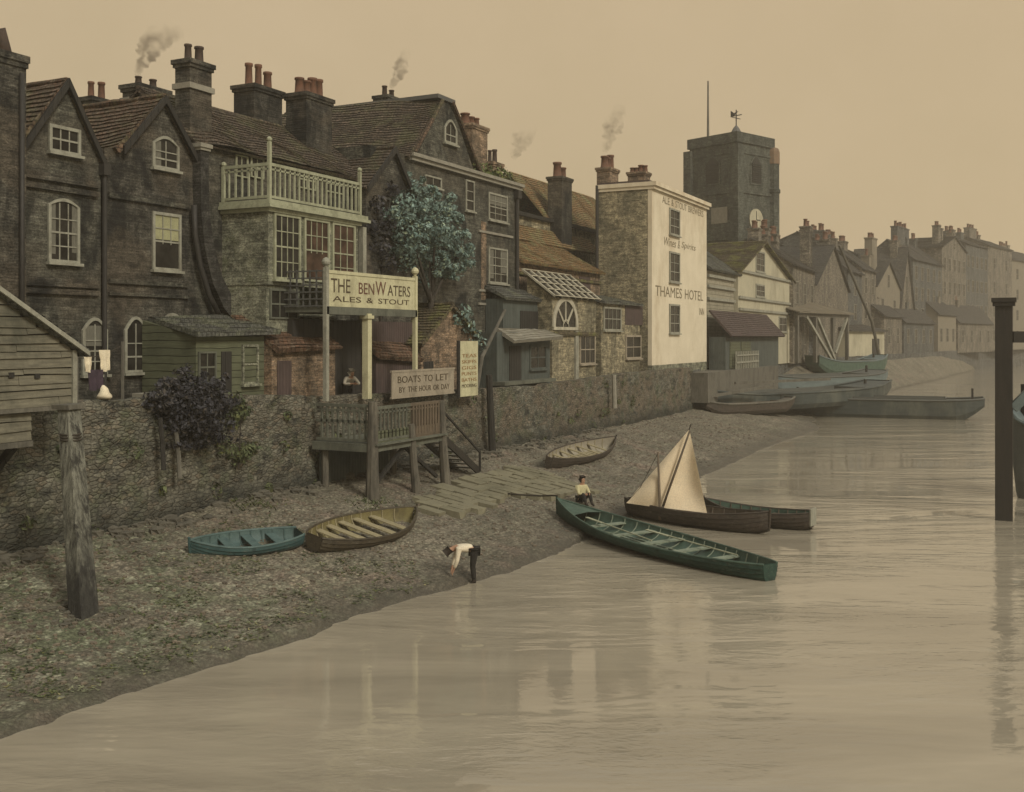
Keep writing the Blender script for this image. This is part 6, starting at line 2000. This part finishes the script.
# ================================================================= people
def person(label, loc, rz, J, shirt, legs_mat, sleeves=True, hat=None, skirt=False):
    """J: joint positions in the figure's own frame, x forward, y left, z up"""
    t = thing('person', label, 'person', loc, rz=rz)
    V, E, R = [], [], []
    def add(p, r, parent=None):
        V.append(Vector(p)); R.append(r)
        if parent is not None: E.append((parent, len(V) - 1))
        return len(V) - 1
    def mid(a, b, k=.5): return Vector(a).lerp(Vector(b), k)
    pel = add(J['pelvis'], (.15, .115))
    sp = add(mid(J['pelvis'], J['chest'], .5), (.13, .10), pel)
    ch = add(J['chest'], (.155, .11), sp)
    nk = add(J['neck'], .058, ch)
    hd = Vector(J['head']); up = (hd - Vector(J['neck'])).normalized()
    fw = Vector(J.get('face', (1, 0, 0))).normalized()
    h0 = add(hd - up * .05 + fw * .012, (.075, .082), nk)
    h1 = add(hd + up * .045, (.084, .1), h0)
    h2 = add(hd + up * .115 - fw * .012, (.06, .07), h1)
    ns = add(hd - up * .01 + fw * .10, .017, h0)
    arms, legs = [], []
    for s in (1, -1):
        k = 'L' if s == 1 else 'R'
        sh, el, wr = J['sh' + k], J['el' + k], J['wr' + k]
        a = add(sh, .062, ch); b = add(mid(sh, el), .05, a); c = add(el, .042, b); d = add(wr, .028, c)
        arms.append((sh, el, wr))
        dirn = (Vector(wr) - Vector(el)).normalized()
        side = dirn.cross(Vector((1, 0, .01))).normalized()
        if side.length < .1: side = Vector((0, 1, 0))
        nrm_ = dirn.cross(side).normalized()
        pm = add(Vector(wr) + dirn * .07, (.034, .02), d)
        for q, ln in ((-.033, .07), (-.011, .085), (.011, .08), (.033, .062)):
            f1 = add(Vector(wr) + dirn * (.085 + ln * .5) + side * q, .0095, pm)
            add(Vector(wr) + dirn * (.085 + ln) + side * q * 1.1 + nrm_ * .018, .008, f1)
        t1 = add(Vector(wr) + dirn * .06 + side * .05, .0105, d)
        add(Vector(wr) + dirn * .1 + side * .062 + nrm_ * .01, .009, t1)
        hp, kn, an = J['hp' + k], J['kn' + k], J['an' + k]
        a = add(hp, .095, pel); b = add(mid(hp, kn), .08, a); c = add(kn, .058, b); m_ = add(mid(kn, an, .4), .056, c); d = add(an, .038, m_)
        f = Vector(J.get('toe' + k, Vector(an) + Vector((.15, 0, -.05))))
        e = add(mid(an, f, .5) + Vector((0, 0, -.012)), .036, d); add(f, .026, e)
        legs.append((hp, kn, an))
    skin('body', V, E, R, MT['skin'], t)
    # shirt
    V2, E2, R2 = [], [], []
    def ad2(p, r, pa=None):
        V2.append(Vector(p)); R2.append(r)
        if pa is not None: E2.append((pa, len(V2) - 1))
        return len(V2) - 1
    pv = ad2(Vector(J['pelvis']) + (Vector(J['chest']) - Vector(J['pelvis'])).normalized() * .02, (.175, .14))
    a = ad2(mid(J['pelvis'], J['chest'], .5), (.165, .13), pv)
    c = ad2(J['chest'], (.185, .135), a)
    ad2(mid(J['chest'], J['neck'], .75), .085, c)
    for sh, el, wr in arms:
        p = ad2(sh, .085, c); q = ad2(mid(sh, el), .075, p); r = ad2(el, .064, q)
        if sleeves: ad2(mid(el, wr, .8), .05, r)
    skin('shirt', V2, E2, R2, shirt, t)
    V2, E2, R2 = [], [], []
    pv = ad2(J['pelvis'], (.165, .135))
    for hp, kn, an in legs:
        p = ad2(hp, .118, pv); q = ad2(mid(hp, kn), .102, p); r = ad2(kn, .08, q); ad2(mid(kn, an, .88), .068, r)
    skin('trousers', V2, E2, R2, legs_mat, t)
    for k in 'LR':
        V2, E2, R2 = [], [], []
        an = Vector(J['an' + k]); f = Vector(J.get('toe' + k, an + Vector((.15, 0, -.05)))); kn = Vector(J['kn' + k])
        p = ad2(an.lerp(kn, .3), .058); q = ad2(an, .05, p); ad2(an + (an - f) * .22 + Vector((0, 0, -.04)), .036, q)
        r = ad2(an.lerp(f, .55) + Vector((0, 0, -.01)), .047, q); ad2(f + (f - an) * .12, .034, r)
        skin('boot', V2, E2, R2, MT['hair'], t)
    V2, E2, R2 = [], [], []
    a = ad2(hd + up * .05 - fw * .03, (.098, .11)); b = ad2(hd + up * .12 - fw * .03, (.075, .085), a)
    ad2(hd - up * .02 - fw * .06, .07, a)
    skin('hair', V2, E2, R2, hat or MT['hair'], t)
    ey = MB()
    sd = up.cross(fw).normalized()
    for s in (1, -1):
        p = hd + up * .02 + fw * .088 + sd * s * .033
        ey.lathe((p.x, p.y, p.z - .01), [(.004, 0), (.011, .006), (.011, .014), (.004, .02)], 6)
    ey.build('eyes', MT['cloth_dark'], t)
    return t
# man bending at the water's edge, facing left in the picture
pf = at_z(474, 582, 0.0)
zf_ = beach_z(pf.x, pf.y)
bend = dict(pelvis=(0, 0, .93), chest=(.40, 0, 1.0), neck=(.54, 0, .97), head=(.66, 0, .88), face=(.35, 0, -1),
            shL=(.42, .19, .95), shR=(.42, -.19, .95), elL=(.47, .21, .66), elR=(.50, -.18, .66), wrL=(.55, .13, .42), wrR=(.57, -.1, .42),
            hpL=(0, .1, .88), hpR=(-.02, -.1, .88), knL=(.05, .11, .47), knR=(.02, -.12, .47), anL=(.0, .11, .08), anR=(-.03, -.13, .08))
s_ = 1.06
bend = {k: tuple(c * s_ for c in v) for k, v in bend.items()}
person('man in white shirt and dark trousers bending over at the water edge', (pf.x, pf.y, zf_ - .03), math.atan2(-SN, -CS) + .15, bend, MT['shirt'], MT['cloth_dark'])
# seated figure by the skiff bow
ps = at(581, 40.6)
zs_ = beach_z(ps[0], ps[1])
sit = dict(pelvis=(0, 0, .22), chest=(.06, 0, .62), neck=(.08, 0, .78), head=(.11, 0, .92), face=(1, 0, -.1),
           shL=(.06, .19, .66), shR=(.06, -.19, .66), elL=(.2, .24, .42), elR=(.2, -.24, .42), wrL=(.38, .14, .42), wrR=(.38, -.12, .42),
           hpL=(.04, .1, .2), hpR=(.04, -.1, .2), knL=(.4, .14, .42), knR=(.4, -.14, .42), anL=(.56, .13, .07), anR=(.56, -.13, .07))
person('seated figure in straw coloured shirt on the mud beside the green skiff bow', (ps[0], ps[1], zs_), -.6, sit, MT['shirt_ochre'], MT['cloth_dark'])
# figure behind the wall under the lettered balcony
pp = on_x(351, -23.85)
st_ = dict(pelvis=(-.12, 0, .86), chest=(.10, 0, 1.08), neck=(.20, 0, 1.20), head=(.26, 0, 1.335), face=(1, .25, -.1),
           shL=(.12, .19, 1.13), shR=(.12, -.19, 1.13), elL=(.24, .32, .93), elR=(.24, -.32, .93), wrL=(.48, .1, .93), wrR=(.47, -.08, .95),
           hpL=(-.12, .1, .84), hpR=(-.12, -.1, .84), knL=(-.02, .1, .45), knR=(-.1, -.1, .46), anL=(-.1, .1, .08), anR=(-.2, -.1, .08))
person('figure in grey blouse leaning on the river wall under the lettered balcony', (-23.95, pp[0], 4.1), -.5, st_, MT['shirt_grey'], MT['cloth_dark'], hat=MT['shirt_grey'])

# ================================================================= smoke
def smoke_material(dens, hgt):
    m = bpy.data.materials.new('chimney_smoke'); m.use_nodes = True
    T = m.node_tree; T.nodes.remove(T.nodes['Principled BSDF'])
    out = T.nodes['Material Output']
    vol = T.nodes.new('ShaderNodeVolumePrincipled')
    vol.inputs['Color'].default_value = (.16, .13, .10, 1)
    tc = T.nodes.new('ShaderNodeTexCoord'); nz = T.nodes.new('ShaderNodeTexNoise')
    nz.inputs['Scale'].default_value = 2.1; nz.inputs['Detail'].default_value = 3; nz.inputs['Distortion'].default_value = .6
    T.links.new(tc.outputs['Object'], nz.inputs['Vector'])
    mr = T.nodes.new('ShaderNodeMapRange')
    mr.inputs['From Min'].default_value = .40; mr.inputs['From Max'].default_value = .66; mr.inputs['To Max'].default_value = dens
    sp = T.nodes.new('ShaderNodeSeparateXYZ'); T.links.new(tc.outputs['Object'], sp.inputs[0])
    fd = T.nodes.new('ShaderNodeMapRange')
    fd.inputs['From Min'].default_value = 0; fd.inputs['From Max'].default_value = hgt; fd.inputs['To Min'].default_value = 1.6; fd.inputs['To Max'].default_value = .12
    T.links.new(sp.outputs[2], fd.inputs['Value'])
    mu = T.nodes.new('ShaderNodeMath'); mu.operation = 'MULTIPLY'
    T.links.new(nz.outputs['Fac'], mr.inputs['Value']); T.links.new(mr.outputs[0], mu.inputs[0]); T.links.new(fd.outputs[0], mu.inputs[1])
    T.links.new(mu.outputs[0], vol.inputs['Density'])
    T.links.new(vol.outputs[0], out.inputs['Volume'])
    return m
def wisp(m, pts, seed):
    Q, RR = [], []
    rg_ = random.Random(seed)
    for i in range(len(pts) - 1):
        for k in range(5):
            q = pts[i][0].lerp(pts[i + 1][0], k / 5); r = pts[i][1] * (1 - k / 5) + pts[i + 1][1] * k / 5
            Q.append(q + mnoise.noise_vector(q * .9 + Vector((seed, 0, 0))) * r * .5); RR.append(r * rg_.uniform(.75, 1.2))
    Q.append(pts[-1][0]); RR.append(.04)
    m.tube(Q, RR, 10)
for t0, dens, lab, pts in ((38.5, 3.2, 'dark smoke plume drifting from the chimney behind the second gable', ((138, 76, .10), (139, 66, .2), (145, 54, .36), (155, 42, .5), (168, 35, .42), (184, 31, .2))),
                         (53.5, 2.4, 'thin smoke plume above the big tiled house', ((391, 88, .12), (395, 79, .25), (401, 69, .4), (405, 58, .3), (408, 48, .15))),
                         (77, .7, 'faint smoke plume above the small pots beside the tall dark house', ((514, 158, .25), (517, 149, .5), (523, 141, .8), (530, 133, .5), (537, 128, .2))),
                         (72, .8, 'pale smoke plume above the white lettered building', ((605, 152, .2), (608, 142, .4), (613, 130, .7), (618, 116, .6), (622, 104, .3)))):
    P3 = [(P_at(a, b, t0), r) for a, b, r in pts]
    base = P3[0][0]
    m = MB()
    wisp(m, [(p - base, r) for p, r in P3], 3)
    o = m.build('smoke_plume', smoke_material(dens, P3[-1][0].z - base.z), None, True)
    o.location = base
    tag(o, lab, 'smoke', kind='stuff')

# ================================================================= haze
hz = bpy.data.materials.new('river_haze'); hz.use_nodes = True
T = hz.node_tree; T.nodes.remove(T.nodes['Principled BSDF'])
vol = T.nodes.new('ShaderNodeVolumePrincipled')
vol.inputs['Color'].default_value = (.93, .86, .74, 1)
vol.inputs['Density'].default_value = HAZE
vol.inputs['Anisotropy'].default_value = 0.2
T.links.new(vol.outputs[0], T.nodes['Material Output'].inputs['Volume'])
tag(MB().box(-425, 905, -65, 1505, -4, 46).build('haze', hz), 'pale tan river haze', 'haze', kind='stuff')

# ================================================================= light, sky, camera
SUN_EL, SUN_AZ = RAD(36), RAD(114)          # azimuth from north (+y) towards east (+x)
wd = bpy.data.worlds.new('World'); sc.world = wd
wd.use_nodes = True
T = wd.node_tree
bg = T.nodes['Background']
sky = T.nodes.new('ShaderNodeTexSky'); sky.sky_type = 'NISHITA'; sky.sun_disc = False
sky.sun_elevation = SUN_EL; sky.sun_rotation = SUN_AZ
sky.dust_density = 4.0; sky.air_density = 1.4
tc = T.nodes.new('ShaderNodeTexCoord')
nz = T.nodes.new('ShaderNodeTexNoise'); nz.inputs['Scale'].default_value = 1.7; nz.inputs['Detail'].default_value = 6; nz.inputs['Roughness'].default_value = .55
T.links.new(tc.outputs['Generated'], nz.inputs['Vector'])
rp = T.nodes.new('ShaderNodeValToRGB')
rp.color_ramp.elements[0].position = .32; rp.color_ramp.elements[0].color = (SKY[0] * .86, SKY[1] * .85, SKY[2] * .78, 1)
rp.color_ramp.elements[1].position = .68; rp.color_ramp.elements[1].color = (SKY[0] * 1.06, SKY[1] * 1.05, SKY[2] * 1.05, 1)
T.links.new(nz.outputs['Fac'], rp.inputs['Fac'])
sep = T.nodes.new('ShaderNodeSeparateXYZ'); T.links.new(tc.outputs['Generated'], sep.inputs[0])
el = T.nodes.new('ShaderNodeMapRange'); el.interpolation_type = 'SMOOTHSTEP'
el.inputs['From Min'].default_value = .30; el.inputs['From Max'].default_value = .75
T.links.new(sep.outputs[2], el.inputs['Value'])
zn = T.nodes.new('ShaderNodeMix'); zn.data_type = 'RGBA'                # the smoke thins overhead to plain grey cloud
T.links.new(el.outputs[0], zn.inputs[0]); T.links.new(rp.outputs[0], zn.inputs[6]); zn.inputs[7].default_value = (*ZENITH, 1)
mx = T.nodes.new('ShaderNodeMix'); mx.data_type = 'RGBA'; mx.inputs[0].default_value = .93      # smoke-laden overcast over the clear sky
T.links.new(sky.outputs[0], mx.inputs[6]); T.links.new(zn.outputs[2], mx.inputs[7])
T.links.new(mx.outputs[2], bg.inputs['Color'])
bg.inputs['Strength'].default_value = 0.1

sl = bpy.data.lights.new('sun', 'SUN'); sl.energy = SUN; sl.angle = RAD(14); sl.color = (1.0, .93, .78)
so = bpy.data.objects.new('sun', sl); COL.objects.link(so)
dv = Vector((math.sin(SUN_AZ) * math.cos(SUN_EL), math.cos(SUN_AZ) * math.cos(SUN_EL), math.sin(SUN_EL)))
so.rotation_euler = dv.to_track_quat('Z', 'Y').to_euler()
so.location = dv * 60

cd = bpy.data.cameras.new('camera')
cd.sensor_width = 36; cd.lens = 36 * FPX / 1024
cd.shift_y = -(396 - HORIZ) / 1024
cd.clip_start = .5; cd.clip_end = 6000
co = bpy.data.objects.new('camera', cd); COL.objects.link(co)
co.location = (0, 0, HEYE); co.rotation_euler = (math.pi / 2, 0, YAW)
sc.camera = co

sc.view_settings.view_transform = 'Standard'; sc.view_settings.look = 'None'
sc.view_settings.exposure = EXPO; sc.view_settings.gamma = 1; sc.view_settings.use_curve_mapping = False
sc.cycles.use_denoising = True
sc.cycles.volume_bounces = 1
sc.cycles.max_bounces = 6; sc.cycles.diffuse_bounces = 2; sc.cycles.glossy_bounces = 2
sc.cycles.volume_max_steps = 256
